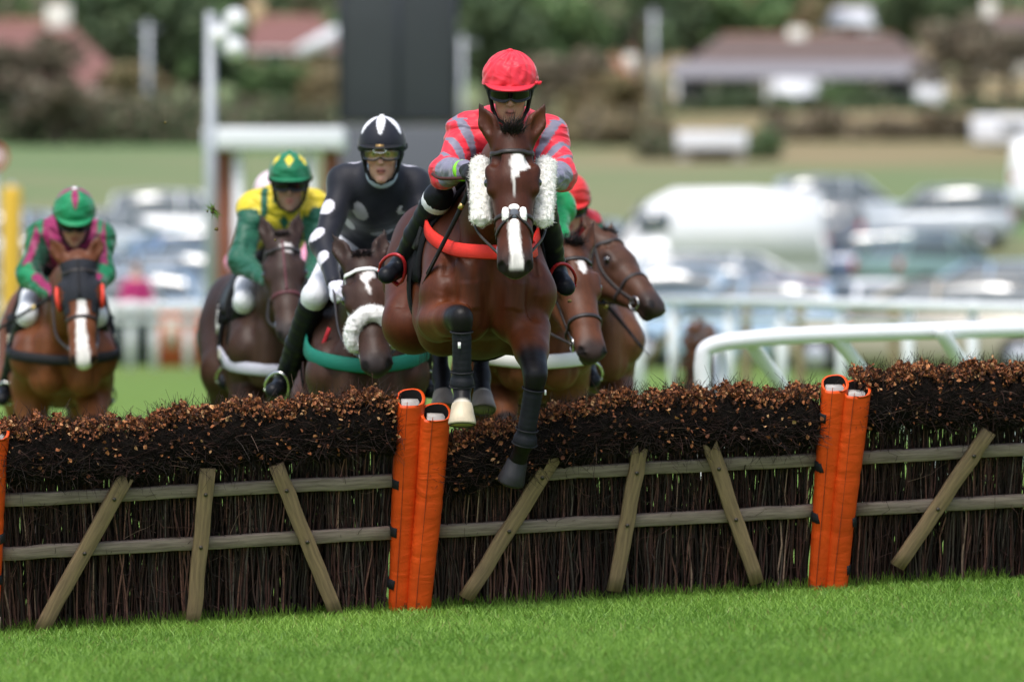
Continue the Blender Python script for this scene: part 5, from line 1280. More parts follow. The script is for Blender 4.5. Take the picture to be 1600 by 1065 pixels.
# ---------- turf kicked up
def clod(p, r, seed, label):
    rg = np.random.default_rng(seed); S = SDF(r*.16)
    for i in range(7): S.ell(p+rg.normal(0, r*.45, 3), r*rg.uniform(.2, .4), None, r*.2)
    V, Q = S.mesh(); root = thing('turf_clod', label, 'turf', p-A(0, 0, r), 'turf kicked up by the hooves')
    part('soil', V, Q, mat('soil', (.075, .055, .03), .95, .1, nscale=80, namt=.4, bscale=80, bump=.8), root)
    V, F = hair([p+A(-r*.4, 0, r*.6), p+A(r*.6, 0, -r*.8)], [A(-.4, 0, .8), A(.6, 0, -.8)], r*1.9, 70, .0045, .1, .5, seed)
    part('grass_tuft', V, F, MATS['grass_blade'], root, col=np.tile(A(.14, .26, .03), (len(V), 1)))
clod(P(333, 330, 27.3), .020, 1, 'small green clod of turf in mid air left of the yellow-green rider')
for i, (x, y, r) in enumerate(((258, 192, .006), (338, 358, .008), (430, 375, .005), (890, 470, .008))):
    V, F = sphere(P(x, y, 26.6+.2*i), (r, r*.7, r*.9)); V = V+RNG.normal(0, r*.18, V.shape)
    single('turf_crumb', V, F, mat('crumb', (.16, .13, .05), .95, .1), ['tiny crumb of turf in mid air above the left pasture', 'crumb of turf just under the flying green clod', 'crumb of turf before the brown horse\'s brow', 'crumb of turf beside the muzzle of the starred bay'][i], 'turf', P(x, y, 26.6+.2*i)-A(0, 0, r), 'turf kicked up by the hooves')
# ================================================================== RAILS
m_pvc = mat('white_rail_plastic', (.76, .78, .80), .4, .4, nscale=3, namt=.06)
m_stake = mat('old_fence_post', (.22, .18, .10), .85, .2, nscale=8, namt=.3)
def G(px, Y):
    x = (px-800)/FPX*Y; return A(x, Y, float(gz(x, Y)))
rr = thing('running_rail', 'thick white plastic running rail with curved end, just behind the right hurdle', 'rail', G(1300, 33))
pts = bez([P(1101, 760, 33), P(1099, 620, 33), P(1098, 566, 33), P(1112, 540, 33), P(1190, 528, 33.0), P(1330, 521, 33.1), P(1600, 513, 33.3), P(1900, 503, 33.6)], 60)
part('top_rail', *tube(pts, .046, 16), m_pvc, rr)
part('end_post', *tube([P(1126, 548, 33.1), P(1126, 780, 33.1)], .038, 12), m_pvc, rr)
for (x0, y0, x1, y1) in ((1176, 540, 1225, 608), (1310, 530, 1362, 600), (1474, 524, 1522, 596), (1640, 518, 1690, 590)):
    k = 4.0; part('slanted_leg', *tube(bez([P(x0-6, y0-6, 33.1), P(x0, y0, 33.1), P(x1, y1, 33.3), P(x0+(x1-x0)*k, y0+(y1-y0)*k, 33.8)], 16), .040, 12), m_pvc, rr)
rb = thing('rail_fence', 'blurred white post and rail fence before the car park, right half', 'fence', G(1300, 64), 'white rail fences')
part('top_rail', *tube([P(955, 467, 68), P(1300, 474, 64), P(1660, 483, 60)], .055, 10), m_pvc, rb)
part('lower_rail', *tube([P(955, 492, 68.2), P(1300, 500, 64.2), P(1660, 512, 60.2)], .030, 10), m_pvc, rb)
for px in (985, 1000, 1052, 1140, 1222, 1315, 1420, 1520, 1615):
    Y = 68-8*(px-955)/705; g0 = G(px, Y); part('post', *tube([g0, A(g0[0], g0[1], 1.27)], .055 if px != 985 else .075, 10), m_pvc, rb)
part('gate_brace', *tube([P(1003, 580, 67.6), P(1060, 500, 67.2)], .05, 8), m_stake, rb)
for i, (px, lb) in enumerate(((1166, 'first'), (1250, 'second'), (1396, 'third'))):
    g0 = G(px, 70); V, F, L = beam(g0, g0+A(0, 0, 1.15), .11, .11, A(0, -1, 0), 5, .004, i)
    single('wooden_post', V, F, m_stake, '%s weathered wooden post from the left behind the right white fence' % lb, 'post', g0, 'wooden posts behind the fence', loc=L)
rl = thing('rail_fence', 'blurred white fence with close-set pickets behind the left riders', 'fence', G(180, 95), 'white rail fences')
part('top_rail', *box(P(150, 480, 95), (7.0, .05, .16)), m_pvc, rl)
part('lower_rail', *box(P(150, 500, 95.05), (7.0, .05, .09)), m_pvc, rl)
for px in (-40, -5, 30, 75, 120, 163, 204, 241, 294, 345, 390, 440, 480):
    g0 = G(px, 95.1); part('picket', *box(g0+A(0, 0, .58), (.13, .05, 1.16)), m_pvc, rl)
bd = thing('advertising_board', 'orange board leaning behind the left white fence', 'board', G(290, 97))
part('panel', *box(G(288, 97)+A(0, 0, .58), (.90, .05, 1.0)), mat('orange_board', (.50, .11, .045), .6), bd)
part('pale_print', *box(G(268, 97)+A(0, -.03, .62), (.22, .012, .45)), mat('pale_print', (.55, .45, .36), .7), bd)
part('foot', *box(G(288, 97)+A(0, .1, .04), (.9, .3, .08)), m_stake, bd)
bd2 = thing('advertising_board', 'dark grey board behind the white pickets left of the orange board', 'board', G(208, 98))
part('panel', *box(G(205, 98)+A(0, 0, .50), (.60, .05, .9)), mat('dark_board', (.045, .06, .055), .6), bd2)
part('foot', *box(G(205, 98)+A(0, .1, .04), (.6, .3, .08)), m_stake, bd2)

def leafmass(rg, centers, radii, n, size, pal, flat=1.0):
    """n leaf-sized faces spread through overlapping lumps"""
    centers = np.asarray(centers, float); radii = np.asarray(radii, float); k = rg.choice(len(centers), n, p=radii**2/np.sum(radii**2))
    d = rg.normal(0, 1, (n, 3)); d /= np.linalg.norm(d, axis=1, keepdims=True); r = rg.uniform(.35, 1, n)**.5
    c = centers[k]+d*(radii[k]*r)[:, None]*[1, 1, flat]
    a = rg.normal(0, 1, (n, 3)); a /= np.linalg.norm(a, axis=1, keepdims=True); b = np.cross(a, rg.normal(0, 1, (n, 3))); b /= np.linalg.norm(b, axis=1, keepdims=True)
    s = (size*rg.uniform(.6, 1.3, n))[:, None]
    V = np.stack([c-a*s, c+b*s*.5, c+a*s, c-b*s*.5], 1).reshape(-1, 3); F = np.arange(4*n).reshape(n, 4)
    tone = rg.random(len(centers)); C = np.array(pal)[rg.choice(len(pal), n)]*(.65+.7*tone[k])[:, None]*rg.uniform(.8, 1.2, (n, 1))
    return V, F, np.repeat(C, 4, 0)
m_fol = mat('foliage', attr='col', rough=.7, spec=.2)
m_bark = mat('bark', (.07, .055, .04), .9, .15, nscale=6, namt=.3, bscale=10, bump=.5)
PAL_D = [(0.088, 0.134, 0.067), (0.129, 0.171, 0.085), (0.074, 0.105, 0.057)]  # leaf palettes lightened and greyed: distance haze is put into their colours
PAL_G = [(0.121, 0.2, 0.08), (0.16, 0.23, 0.096), (0.089, 0.152, 0.066)]
PAL_O = [(0.234, 0.194, 0.1), (0.179, 0.172, 0.088), (0.269, 0.19, 0.11)]
PAL_B = [(0.199, 0.168, 0.115), (0.15, 0.143, 0.097), (0.238, 0.185, 0.132)]
# brushwood bundle by the gate
g0 = G(1093, 45); rg = np.random.default_rng(5)
bw = thing('brushwood_bundle', 'tall bundle of brown leafy brushwood standing behind the running rail', 'brushwood', g0)
n = 300; a = g0+np.stack([rg.normal(0, .07, n), rg.normal(0, .05, n), rg.uniform(0, .5, n)], 1); b = a+np.stack([rg.normal(0, .05, n), rg.normal(0, .03, n), rg.uniform(.4, .62, n)], 1)
v = twigs(a, b, np.full(n, .005), np.full(n, .002), rg, .01, 2, 4, twig_cols(rg, n)*1.4); part('twigs', v[0], v[1], m_twig, bw, col=v[2], kind='stuff')
V, F, C = leafmass(rg, [g0+A(0, 0, z) for z in (.2, .4, .6, .8, .98)], [.13]*5, 2600, .022, [(.30, .12, .05), (.22, .085, .04), (.15, .06, .03)], 1.2)
part('leaves', V, F, m_leaf, bw, smooth=False, col=C, kind='stuff')

# ================================================================== CAR PARK
m_glass = mat('car_glass', (.10, .12, .13), .06, .9, coat=1)
m_tyre = mat('tyre_rubber', (.018, .018, .019), .85, .2)
m_rim2 = mat('alloy_rim', (.45, .46, .48), .35, .5, metal=.8)
m_lampw = mat('headlamp_glass', (.75, .75, .72), .15, .6); m_lampr = mat('tail_lamp', (.42, .02, .02), .25, .5)
def loft(rings):
    rings = [np.asarray(r, float) for r in rings]; n = len(rings[0]); V = np.vstack(rings)
    F = [[i*n+j, i*n+(j+1) % n, (i+1)*n+(j+1) % n, (i+1)*n+j] for i in range(len(rings)-1) for j in range(n)]
    F += [list(range(n))[::-1], [(len(rings)-1)*n+j for j in range(n)]]; return V, F
def vehicle(kind, px, Y, yaw, colr, label, nm='parked_car', cat='car'):
    base = G(px, Y); R = rotz(math.radians(yaw)); root = thing(nm, label, cat, base, 'vehicles in the car park')
    T = lambda V: np.asarray(V)@R.T+base
    paint = mat('paint_%02d_%02d_%02d' % tuple(int(c*99) for c in colr), colr, .3, .45, coat=.6, nscale=2, namt=.04)
    D = dict(hatch=(4.0, 1.74, .92, 1.47, [(-2.0, .60, .90, .82), (-1.9, .32, 1.0, .86), (-1.0, .22, 1.0, .87), (.6, .22, .95, .87), (1.5, .25, .82, .84), (1.95, .34, .70, .72)], [(-1.85, .98, .72), (-1.55, 1.42, .62), (-.9, 1.47, .60), (.0, 1.46, .60), (.75, .98, .68)]),
             wagon=(4.6, 1.80, .95, 1.50, [(-2.3, .60, .92, .84), (-2.2, .32, 1.0, .88), (-1.2, .22, 1.0, .9), (.8, .22, .95, .9), (1.8, .25, .84, .86), (2.25, .34, .72, .74)], [(-2.2, .99, .76), (-2.0, 1.45, .66), (-1.0, 1.50, .64), (.2, 1.47, .63), (1.05, .97, .70)]),
             suv=(4.5, 1.88, 1.1, 1.78, [(-2.2, .70, 1.1, .88), (-2.1, .45, 1.16, .92), (-1.0, .35, 1.16, .94), (.8, .35, 1.12, .94), (1.8, .4, 1.05, .9), (2.2, .5, .92, .8)], [(-2.12, 1.15, .82), (-2.0, 1.72, .74), (-1.0, 1.80, .72), (.2, 1.77, .70), (.95, 1.12, .78)]),
             van=(5.4, 1.98, 1.3, 2.45, [(-2.7, .55, 1.35, .95), (-2.6, .35, 1.4, .98), (-1.0, .3, 1.4, .99), (1.3, .3, 1.35, .99), (2.1, .32, 1.2, .95), (2.65, .4, .95, .82)], [(-2.62, 1.39, .87), (-2.55, 2.38, .86), (-1.0, 2.48, .86), (.8, 2.46, .84), (1.35, 2.2, .82), (2.1, 1.22, .80)]))[kind]
    ln, wd, belt, top, low, gh = D
    def sec(x, z0, z1, w): return [(x, y*w, z) for (y, z) in ((-.90, z0), (-.98, z0+(z1-z0)*.25), (-1.0, z0+(z1-z0)*.6), (-.95, z1*.985), (-.6, z1), (.6, z1), (.95, z1*.985), (1.0, z0+(z1-z0)*.6), (.98, z0+(z1-z0)*.25), (.90, z0))]
    V, F = loft([sec(*s) for s in low]); body = part('body', T(V), F, paint, root)
    def gsec(x, z, w, zb): return [(x, -w*1.12, zb), (x, -w*1.06, zb+(z-zb)*.5), (x, -w*.97, z-.02), (x, -w*.8, z), (x, w*.8, z), (x, w*.97, z-.02), (x, w*1.06, zb+(z-zb)*.5), (x, w*1.12, zb)]
    zb = np.interp([g[0] for g in gh], [s[0] for s in low], [s[2] for s in low])-.02
    if kind == 'van': zb = zb-.62; gh = [(x, z, .905 if i < 4 else w_) for i, (x, z, w_) in enumerate(gh)]
    V, F = loft([gsec(x, z, w_, b) for (x, z, w_), b in zip(gh, zb)])
    if kind == 'van':
        ob = part('upper_body', T(V), F, paint, root)
        for s in (-1, 1): part('side_window', *box(T([[1.25, s*.93, 1.72]])[0], (.75, .05, .45), R), m_glass, root)
        part('windscreen', *box(T([[1.78, 0, 1.78]])[0], (.06, 1.45, .95), R@np.array([[math.cos(-.65), 0, math.sin(-.65)], [0, 1, 0], [-math.sin(-.65), 0, math.cos(-.65)]])), m_glass, root)
    else:
        part('glasshouse', T(V), F, m_glass, root)
        rf = [g for g in gh if g[1] > top-.12]; x0, x1 = rf[0][0], rf[-1][0]
        rings = [[(x, y*w_*k, z+dz) for (y, k, dz) in ((-1, .99, -.03), (-.8, 1, .012), (0, 1, .025), (.8, 1, .012), (1, .99, -.03), (.8, .9, -.03), (-.8, .9, -.03))] for (x, z, w_) in rf]
        part('roof', T(loft(rings)[0]), loft(rings)[1], paint, root)
        for s in (-1, 1):
            for (xa, za, wa), (xb, zb_, wb) in ((gh[0], gh[1]), (gh[-1], gh[-2]), ((-.25, belt, gh[2][2]*1.12), (-.28, gh[2][1], gh[2][2]))):
                part('pillar', *tube(T([[xa, s*wa*(1.10 if za < belt+.15 else 1.0), za], [xb, s*wb*.98, zb_-.02]]), .045, 6), paint, root)
    for x in (low[1][0]+.55+(.1 if kind != 'van' else .4), low[-2][0]-.25):
        for s in (-1, 1):
            c = T([[x, s*(wd/2-.09), .32]])[0]; ax = R@A(0, 1, 0)
            wv, wf = tube([c-ax*.1, c-ax*.085, c+ax*.085, c+ax*.1], [.28, .32, .32, .28], 18); wh = part('wheel', wv, wf, m_tyre, root)
            part('rim', *tube([c+ax*s*.085, c+ax*s*.107], [.21, .18], 12), m_rim2, wh)
    zf = low[-2][2]-.14; xf = low[-1][0]-.12
    for s in (-1, 1):
        part('headlight', *box(T([[xf, s*wd*.36, zf]])[0], (.22, .30, .14), R, .03), m_lampw, root)
        part('tail_light', *box(T([[low[0][0]+.03, s*wd*.42, low[0][2]-.10]])[0], (.10, .16, .26), R, .03), m_lampr, root)
    return root
SIL = (.40, .44, .48); LBL = (.30, .42, .55); WHI = (.78, .79, .80); BLA = (.12, .13, .15); NAV = (.14, .19, .30); DGY = (.24, .26, .28); REDC = (.40, .03, .04); BLU = (.16, .28, .48); BEI = (.42, .37, .30); GRNC = (.18, .28, .26)
vehicle('van', 1110, 140, 175, WHI, 'long white panel van standing highest in the car park', 'panel_van', 'van')
for (kd, px, Y, yw, c, lb) in (
    ('hatch', 30, 118, 20, SIL, 'silver hatchback behind the left-edge rider'), ('wagon', 215, 120, 160, LBL, 'pale blue estate car behind the person in pink coat'),
    ('hatch', 292, 112, 60, SIL, 'silver car angled nose-on left of the brick kiosk'), ('hatch', 140, 138, 10, WHI, 'white hatchback in the rear row above the left white fence'),
    ('wagon', 265, 146, 175, GRNC, 'grey-green estate car in the rear row left of the kiosk'), ('suv', 60, 150, 0, LBL, 'pale blue off-roader farthest back at the left'),
    ('wagon', 40, 104, 172, WHI, 'white estate car just behind the pickets at the left edge'), ('hatch', 172, 106, 165, LBL, 'pale blue hatchback just behind the pickets left of the pink coat'), ('suv', 300, 162, 0, WHI, 'white off-roader farthest back left of the kiosk'), ('hatch', 200, 158, 5, SIL, 'silver hatchback farthest back between two off-roaders'),
    ('hatch', 330, 136, 30, BLU, 'blue hatchback half behind the brick kiosk'),
    ('hatch', 985, 108, 170, LBL, 'pale blue hatchback behind the bay with turned head'), ('hatch', 1060, 112, 150, SIL, 'silver hatchback in the front row below the white van'),
    ('wagon', 1165, 118, 5, WHI, 'white estate car under the rear of the long white van'), ('hatch', 1228, 101, 95, REDC, 'red hatchback seen tail-on behind the white fence'),
    ('hatch', 1148, 96, 165, LBL, 'pale blue hatchback below the tail of the white van'), ('hatch', 1335, 97, 110, WHI, 'white hatchback seen tail-on in the middle of the right rows'),
    ('wagon', 1352, 142, 175, NAV, 'blue estate car right of the white van'), ('suv', 1330, 172, 5, SIL, 'silver off-roader in the rear row just right of the long van'),
    ('suv', 1460, 165, 170, SIL, 'silver off-roader farther right in the rear row, above the pale estate car'), ('wagon', 1540, 112, 160, LBL, 'large pale silver-blue estate car at the right edge'),
    ('suv', 1290, 158, 90, BLA, 'grey off-roader seen tail-on right beside the long van'), ('hatch', 1470, 136, 40, GRNC, 'grey-green hatchback behind the pale estate car'),
    ('hatch', 1600, 98, 25, WHI, 'white hatchback nearest the fence at the right edge'), ('wagon', 1450, 92, 165, BEI, 'beige estate car just behind the right white fence'),
    ('van', 1640, 185, 80, WHI, 'white van at the far right in the rear row'), ('wagon', 690, 128, 0, SIL, 'silver estate car behind the black-jacketed rider'), ('suv', 830, 140, 170, DGY, 'dark off-roader behind the leaping horse')):
    vehicle(kd, px, Y, yw, c, lb, 'parked_van' if kd == 'van' else 'parked_car', 'van' if kd == 'van' else 'car')

# onlooker in pink
g0 = G(213, 102); S = SDF(.016)
S.cone(g0+A(-.09, 0, .06), g0+A(-.08, 0, .85), .07, .10, .03); S.cone(g0+A(.09, 0, .06), g0+A(.08, 0, .85), .07, .10, .03)
S.cone(g0+A(0, 0, .85), g0+A(0, 0, 1.35), .15, .16, .05, A(1, 0, 0), 1.2); S.cone(g0+A(0, 0, 1.4), g0+A(0, 0, 1.55), .06, .055, .03); S.ell(g0+A(0, 0, 1.63), (.078, .095, .115), None, .02)
for s in (-1, 1): S.chain([g0+A(.19*s, 0, 1.36), g0+A(.25*s, -.02, 1.08), g0+A(.18*s, -.16, .90)], [.065, .05, .04], .03); S.cone(g0+A(.09*s, 0, .05), g0+A(.09*s, -.16, .04), .05, .04, .02)
V, Q = S.mesh(); z = V[:, 2]-g0[2]; C = np.where((z > 1.43)[:, None], A(.50, .28, .2), np.where((z > .82)[:, None], A(.45, .03, .16), A(.03, .03, .05)))
sp_ = thing('person', 'person in bright pink coat standing behind the left white fence', 'person', g0); part('body', V, Q, m_skin, sp_, col=C)
part('hair', *sphere(g0+A(0, .015, 1.665), (.088, .10, .10)), mat('hair_brown', (.05, .03, .02), .6), sp_)

# ================================================================== KIOSK, SCREEN, POLES
m_brick = mat('red_brick', (.26, .095, .06), .85, .2, nscale=4, namt=.2)
m_wpaint = mat('white_paint', (.74, .75, .78), .5, .3, nscale=2, namt=.05)
kz = 90; g0 = G(430, kz); kx = lambda px: (px-800)/FPX*kz
zt = 1.32+262*kz/FPX; ze = 1.32+228*kz/FPX
ks = thing('brick_kiosk', 'brick kiosk with flat white roof behind the yellow-green rider', 'kiosk', g0)
part('flat_roof', *box(A((kx(318)+kx(538))/2, kz+.6, (zt+ze)/2), (kx(538)-kx(318), 1.7, zt-ze), None, .04), m_wpaint, ks)
def brickpillar(x0, x1, par):
    p = part('pillar_core', *box(A((x0+x1)/2, kz+.25, (ze+g0[2])/2), (x1-x0-.02, .28, ze-g0[2])), mat('mortar', (.32, .29, .26), .9), par)
    n = int((ze-g0[2])/.075); me = None
    for i in range(n):
        z = g0[2]+.037+i*.075; w2 = x1-x0
        for j, (a, b) in enumerate(((0, .6), (.62, 1)) if i % 2 else ((0, .38), (.40, 1))):
            part('brick', *box(A(x0+w2*(a+b)/2, kz+.25, z), (w2*(b-a), .31, .064)), m_brick, p, smooth=False)
brickpillar(kx(334), kx(362), ks); brickpillar(kx(504), kx(530), ks)
for px in (372, 484): part('white_post', *box(A(kx(px), kz+.05, (ze+g0[2])/2), (.13, .13, ze-g0[2])), m_wpaint, ks)
part('back_wall', *box(A(kx(430), kz+1.3, g0[2]+.55), (1.9, .1, 1.1)), m_brick, ks)
part('counter', *box(A(kx(430), kz+.1, g0[2]+.95), (1.1, .4, .06)), m_wpaint, ks)
sz = 120; sx = lambda px: (px-800)/FPX*sz; g1 = G(622, sz); z0 = 1.32+272*sz/FPX
bs = thing('big_screen', 'tall dark grey back of a big screen on a trailer behind the riders', 'screen', g1)
m_scr = mat('dark_screen_back', (.040, .045, .048), .55, .3, nscale=1.2, namt=.1)
part('screen_case', *box(A(sx(622), sz, z0+2.0), (sx(714)-sx(530), .5, 4.0), None, .03), m_scr, bs)
for i in range(3): part('case_rib', *box(A(sx(530)+.02+i*(sx(714)-sx(530)-.04)/2, sz-.28, z0+2.0), (.06, .07, 3.95)), mat('case_rib', (.05, .055, .075), .5), bs)
part('trailer', *box(A(sx(650), sz+.2, (z0-.1+g1[2]+.45)/2), (sx(790)-sx(530), 1.6, z0-.1-g1[2]-.45), None, .05), mat('trailer_grey', (.10, .105, .12), .5), bs)
for dx in (-.9, .9):
    c = A(sx(655)+dx, sz-.55, g1[2]+.4); part('wheel', *tube([c-A(0, .12, 0), c+A(0, .12, 0)], .4, 18), m_tyre, bs)
m_pole = mat('galvanised_pole', (.42, .44, .47), .5, .4, metal=.3)
g2 = G(329, 88); lp = thing('light_pole', 'grey pole carrying a cluster of white lamps left of the kiosk', 'pole', g2)
part('shaft', *tube([g2, P(329, 20, 88)], [.10, .07], 12), m_pole, lp)
for (px, py, r) in ((368, 32, .17), (345, 55, .15), (366, 76, .17)):
    c = P(px, py, 87.8); R_ = np.stack([A(1, 0, 0), nrm(A(0, -1, -.3)), nrm(A(0, -.3, 1))], 1); lm = part('lamp_head', *sphere(c, (r, r*.8, r), R_), m_wpaint, lp); part('lamp_glass', *tube([c+A(0, -r*.72, -.02), c+A(0, -r*.8, -.02)], r*.6, 14), m_lampw, lm)
    part('bracket', *tube([P(329, py+6, 88), c], .025, 6), m_pole, lp)
g3 = G(18, 92); yp = thing('yellow_post', 'padded yellow post behind the left-edge rider', 'post', g3)
part('padding', *tube([g3+A(0, 0, .05), g3+A(0, 0, .3), P(18, 300, 92), P(18, 292, 92)], [.14, .155, .155, .12], 16), mat('yellow_foam', (.62, .38, .04), .7), yp); part('core', *tube([g3, P(18, 286, 92)], .04, 8), m_pole, yp)
g4 = G(-4, 88); sg = thing('round_sign', 'round white sign with red rim at the left edge', 'sign', g4)
c = P(-8, 246, 88); part('disc', *tube([c-A(0, .012, 0), c+A(0, .012, 0)], .155, 24), m_wpaint, sg); part('red_rim', *torus(c-A(0, .015, 0), A(1, 0, 0), A(0, 0, 1), .155, .028), mat('sign_red', (.50, .05, .04), .5), sg); part('pole', *tube([g4, A(c[0], c[1]+.04, c[2])], .03, 8), m_pole, sg)
for (px, py, Y, r, lb) in ((231, 38, 300, .13, 'pale pole before the dark trees left of the lamp cluster'), (1021, 18, 350, .13, 'pale pole left of the long bungalow'), (722, 60, 240, .09, 'pale pole just right of the big screen')):
    gg = G(px, Y); o = thing('utility_pole', lb, 'pole', gg, 'poles in the background'); part('shaft', *tube([gg, P(px, py, Y)], [r*1.2, r], 10), m_pole, o); part('cap', *sphere(P(px, py, Y), r*1.15), m_pole, o); part('crossarm', *box(P(px, py+8, Y), (1.2, .12, .12)), m_pole, o)

# ================================================================== HOUSES
m_win = mat('window_glass', (.05, .06, .07), .1, .6); m_frame = mat('window_frame', (.7, .7, .68), .5)
def house(px0, px1, Y, y_eave, y_ridge, ridge, wall, roofc, label, hip=True, dep=9, wins=(), chim=(), nm='house', base_y=None):
    x0, x1 = (px0-800)/FPX*Y, (px1-800)/FPX*Y; ze = 1.32-(y_eave-HORY)/FPX*Y; zr = 1.32-(y_ridge-HORY)/FPX*Y; gb = float(gz((x0+x1)/2, Y))
    root = thing(nm, label, 'house', A((x0+x1)/2, Y, gb), 'houses on the hillside'); gb -= .3
    part('wall', *box(A((x0+x1)/2, Y+dep/2, (gb+ze)/2), (x1-x0-.8, dep-.8, ze-gb)), wall, root)
    r0, r1 = (ridge[0]-800)/FPX*Y, (ridge[1]-800)/FPX*Y; ym = Y+dep/2
    V = [(x0, Y, ze), (x1, Y, ze), (x1, Y+dep, ze), (x0, Y+dep, ze), (r0, ym, zr), (r1, ym, zr)]; V += [(a, b, c-.25) for a, b, c in V[:4]]
    F = [[0, 1, 5, 4], [2, 3, 4, 5], [1, 2, 5], [3, 0, 4], [6, 9, 8, 7], [0, 6, 7, 1], [1, 7, 8, 2], [2, 8, 9, 3], [3, 9, 6, 0]]
    rf = part('roof', V, F, roofc, root, smooth=False); part('ridge_tiles', *tube([V[4], V[5]], .16, 8), mat('ridge_tile', (.30, .16, .11), .8), rf)
    part('gutter', *tube([A(x0, Y-.06, ze-.08), A(x1, Y-.06, ze-.08)], .09, 8), m_frame, rf)
    for (wx, wy, ww, wh) in wins:
        c = P(wx, wy, Y+.38); c[1] = Y+.39; f = part('window', *box(c, (ww, .08, wh)), m_frame, root); part('pane', *box(c-A(0, .03, 0), (ww-.2, .06, wh-.2)), m_win, f)
    for (cx, cyt, w_) in chim:
        c = P(cx, cyt, ym); part('chimney', *box(A(c[0], ym, (c[2]+zr-1.5)/2), (w_, .8, c[2]-zr+1.5)), wall, rf); part('chimney_pot', *tube([A(c[0], ym, c[2]), A(c[0], ym, c[2]+.4)], .15, 10), mat('ridge_tile', (.30, .16, .11), .8), rf)
    return root
m_cream = mat('cream_render', (.62, .60, .53), .85, .2, nscale=1, namt=.06); m_tileb = mat('brown_tiles', (.135, .10, .09), .8, .2, nscale=2, namt=.2, bscale=6, bump=.4); m_tiler = mat('red_tiles', (.20, .10, .088), .8, .2, nscale=2, namt=.2, bscale=6, bump=.4); m_tano = mat('orange_tiles', (.26, .12, .07), .8, .2, nscale=2, namt=.2)  # red and brown tiles muted, with distance haze worked into the colour
bg_ = house(1050, 1476, 400, 112, 52, (1130, 1405), m_cream, m_tileb, 'long cream bungalow with brown hipped roof on the hillside, right', wins=[(1085, 140, 2.2, 1.3), (1150, 140, 2.6, 1.3), (1325, 140, 2.4, 1.3), (1400, 140, 2.0, 1.3)], chim=[(1245, 44, 1.2)], nm='bungalow')
x0, x1 = (1050-800)/FPX*399, (1472-800)/FPX*399; zv = 1.32+(462-95)/FPX*399
part('verandah_roof', [(x0, 399.0, zv-1.0), (x1, 399.0, zv-1.0), (x1, 401, zv), (x0, 401, zv), (x0, 399.0, zv-1.2), (x1, 399.0, zv-1.2), (x1, 401, zv-.3), (x0, 401, zv-.3)], [[0, 1, 2, 3], [4, 7, 6, 5], [0, 4, 5, 1], [1, 5, 6, 2], [2, 6, 7, 3], [3, 7, 4, 0]], mat('grey_sheet_roof', (.22, .21, .22), .6), bg_, smooth=False)
for px in (1056, 1200, 1290, 1466):
    p = P(px, 130, 399.1); part('verandah_post', *box(A(p[0], 399.1, (zv-1.25+13)/2), (.2, .2, zv-1.25-13)), m_frame, bg_)
for (pa, pb) in ((1208, 1276), (1430, 1474)):
    xa, xb = (pa-800)/FPX*399, (pb-800)/FPX*399; part('bay_wall', *box(A((xa+xb)/2, 399.2, (zv-1.25+13)/2), (xb-xa, .9, zv-1.25-13)), m_wpaint, bg_)
house(1285, 1418, 470, 36, 8, (1310, 1395), mat('white_render', (.72, .73, .74), .8), mat('pale_roof', (.55, .57, .60), .6), 'white house with pale roof above the long bungalow', wins=[(1330, 55, 1.6, 1.4)], chim=[])
house(912, 1012, 372, 140, 80, (958, 964), m_cream, m_tano, 'house with pointed orange roof half behind shrubs, left of the bungalow', wins=[(960, 170, 1.6, 1.2)], chim=[(985, 85, .8)])
house(-60, 206, 330, 138, 28, (-20, 96), m_cream, m_tiler, 'large red-roofed house at the upper left', wins=[(100, 165, 1.8, 1.2), (160, 165, 1.6, 1.2)], chim=[(92, 8, 1.3)])
hb = house(384, 536, 400, 78, 22, (396, 500), mat('tan_render', (.40, .30, .17), .85), m_tiler, 'red-roofed tan house with white gable board beside the big screen', wins=[(430, 92, 1.6, 1.0)], chim=[(402, 2, 1.0)])
part('barge_board', *tube([P(466, 84, 399), P(530, 50, 399)], .55, 6), m_wpaint, hb)
house(1530, 1640, 440, 60, 20, (1550, 1630), m_cream, m_tileb, 'cream house among trees at the upper right edge', wins=[(1560, 80, 1.6, 1.3)], chim=[(1545, 2, .9)])
# field shelter and long caravan
g5 = G(1112, 258); z5 = lambda y: 1.32+(462-y)*258/FPX; x5 = lambda px: (px-800)/FPX*258
fs = thing('field_shelter', 'small field shelter with white roof in the pasture under the bungalow', 'shed', g5)
part('back_wall', *box(A(x5(1112), 259.5, (g5[2]+z5(235))/2), (x5(1160)-x5(1065), .15, z5(235)-g5[2])), mat('shed_boards', (.17, .14, .14), .85), fs)
for px in (1070, 1155): part('side_wall', *box(A(x5(px), 258.4, (g5[2]+z5(235))/2), (.5, 2.2, z5(235)-g5[2])), mat('shed_pale', (.34, .31, .27), .85), fs)
part('roof', *box(A(x5(1112), 258.6, z5(220)), (x5(1166)-x5(1058), 3.0, z5(207)-z5(234)), None, .05), m_wpaint, fs)
g6 = G(1580, 300); cv = thing('caravan', 'long white caravan on the pasture at the right edge', 'caravan', g6)
zc0, zc1 = 1.32+(462-224)*300/FPX, 1.32+(462-196)*300/FPX
part('body', *box(A(g6[0], 300, (zc0+zc1)/2+.2), (3.9, 2.0, zc1-zc0+.5), None, .15), m_wpaint, cv); part('window', *box(A(g6[0], 298.98, (zc0+zc1)/2+.3), (1.2, .06, .4)), m_win, cv)
for dx in (-.6, .6): part('wheel', *tube([A(g6[0]+dx, 299.2, zc0-.1), A(g6[0]+dx, 299.5, zc0-.1)], .3, 14), m_tyre, cv)

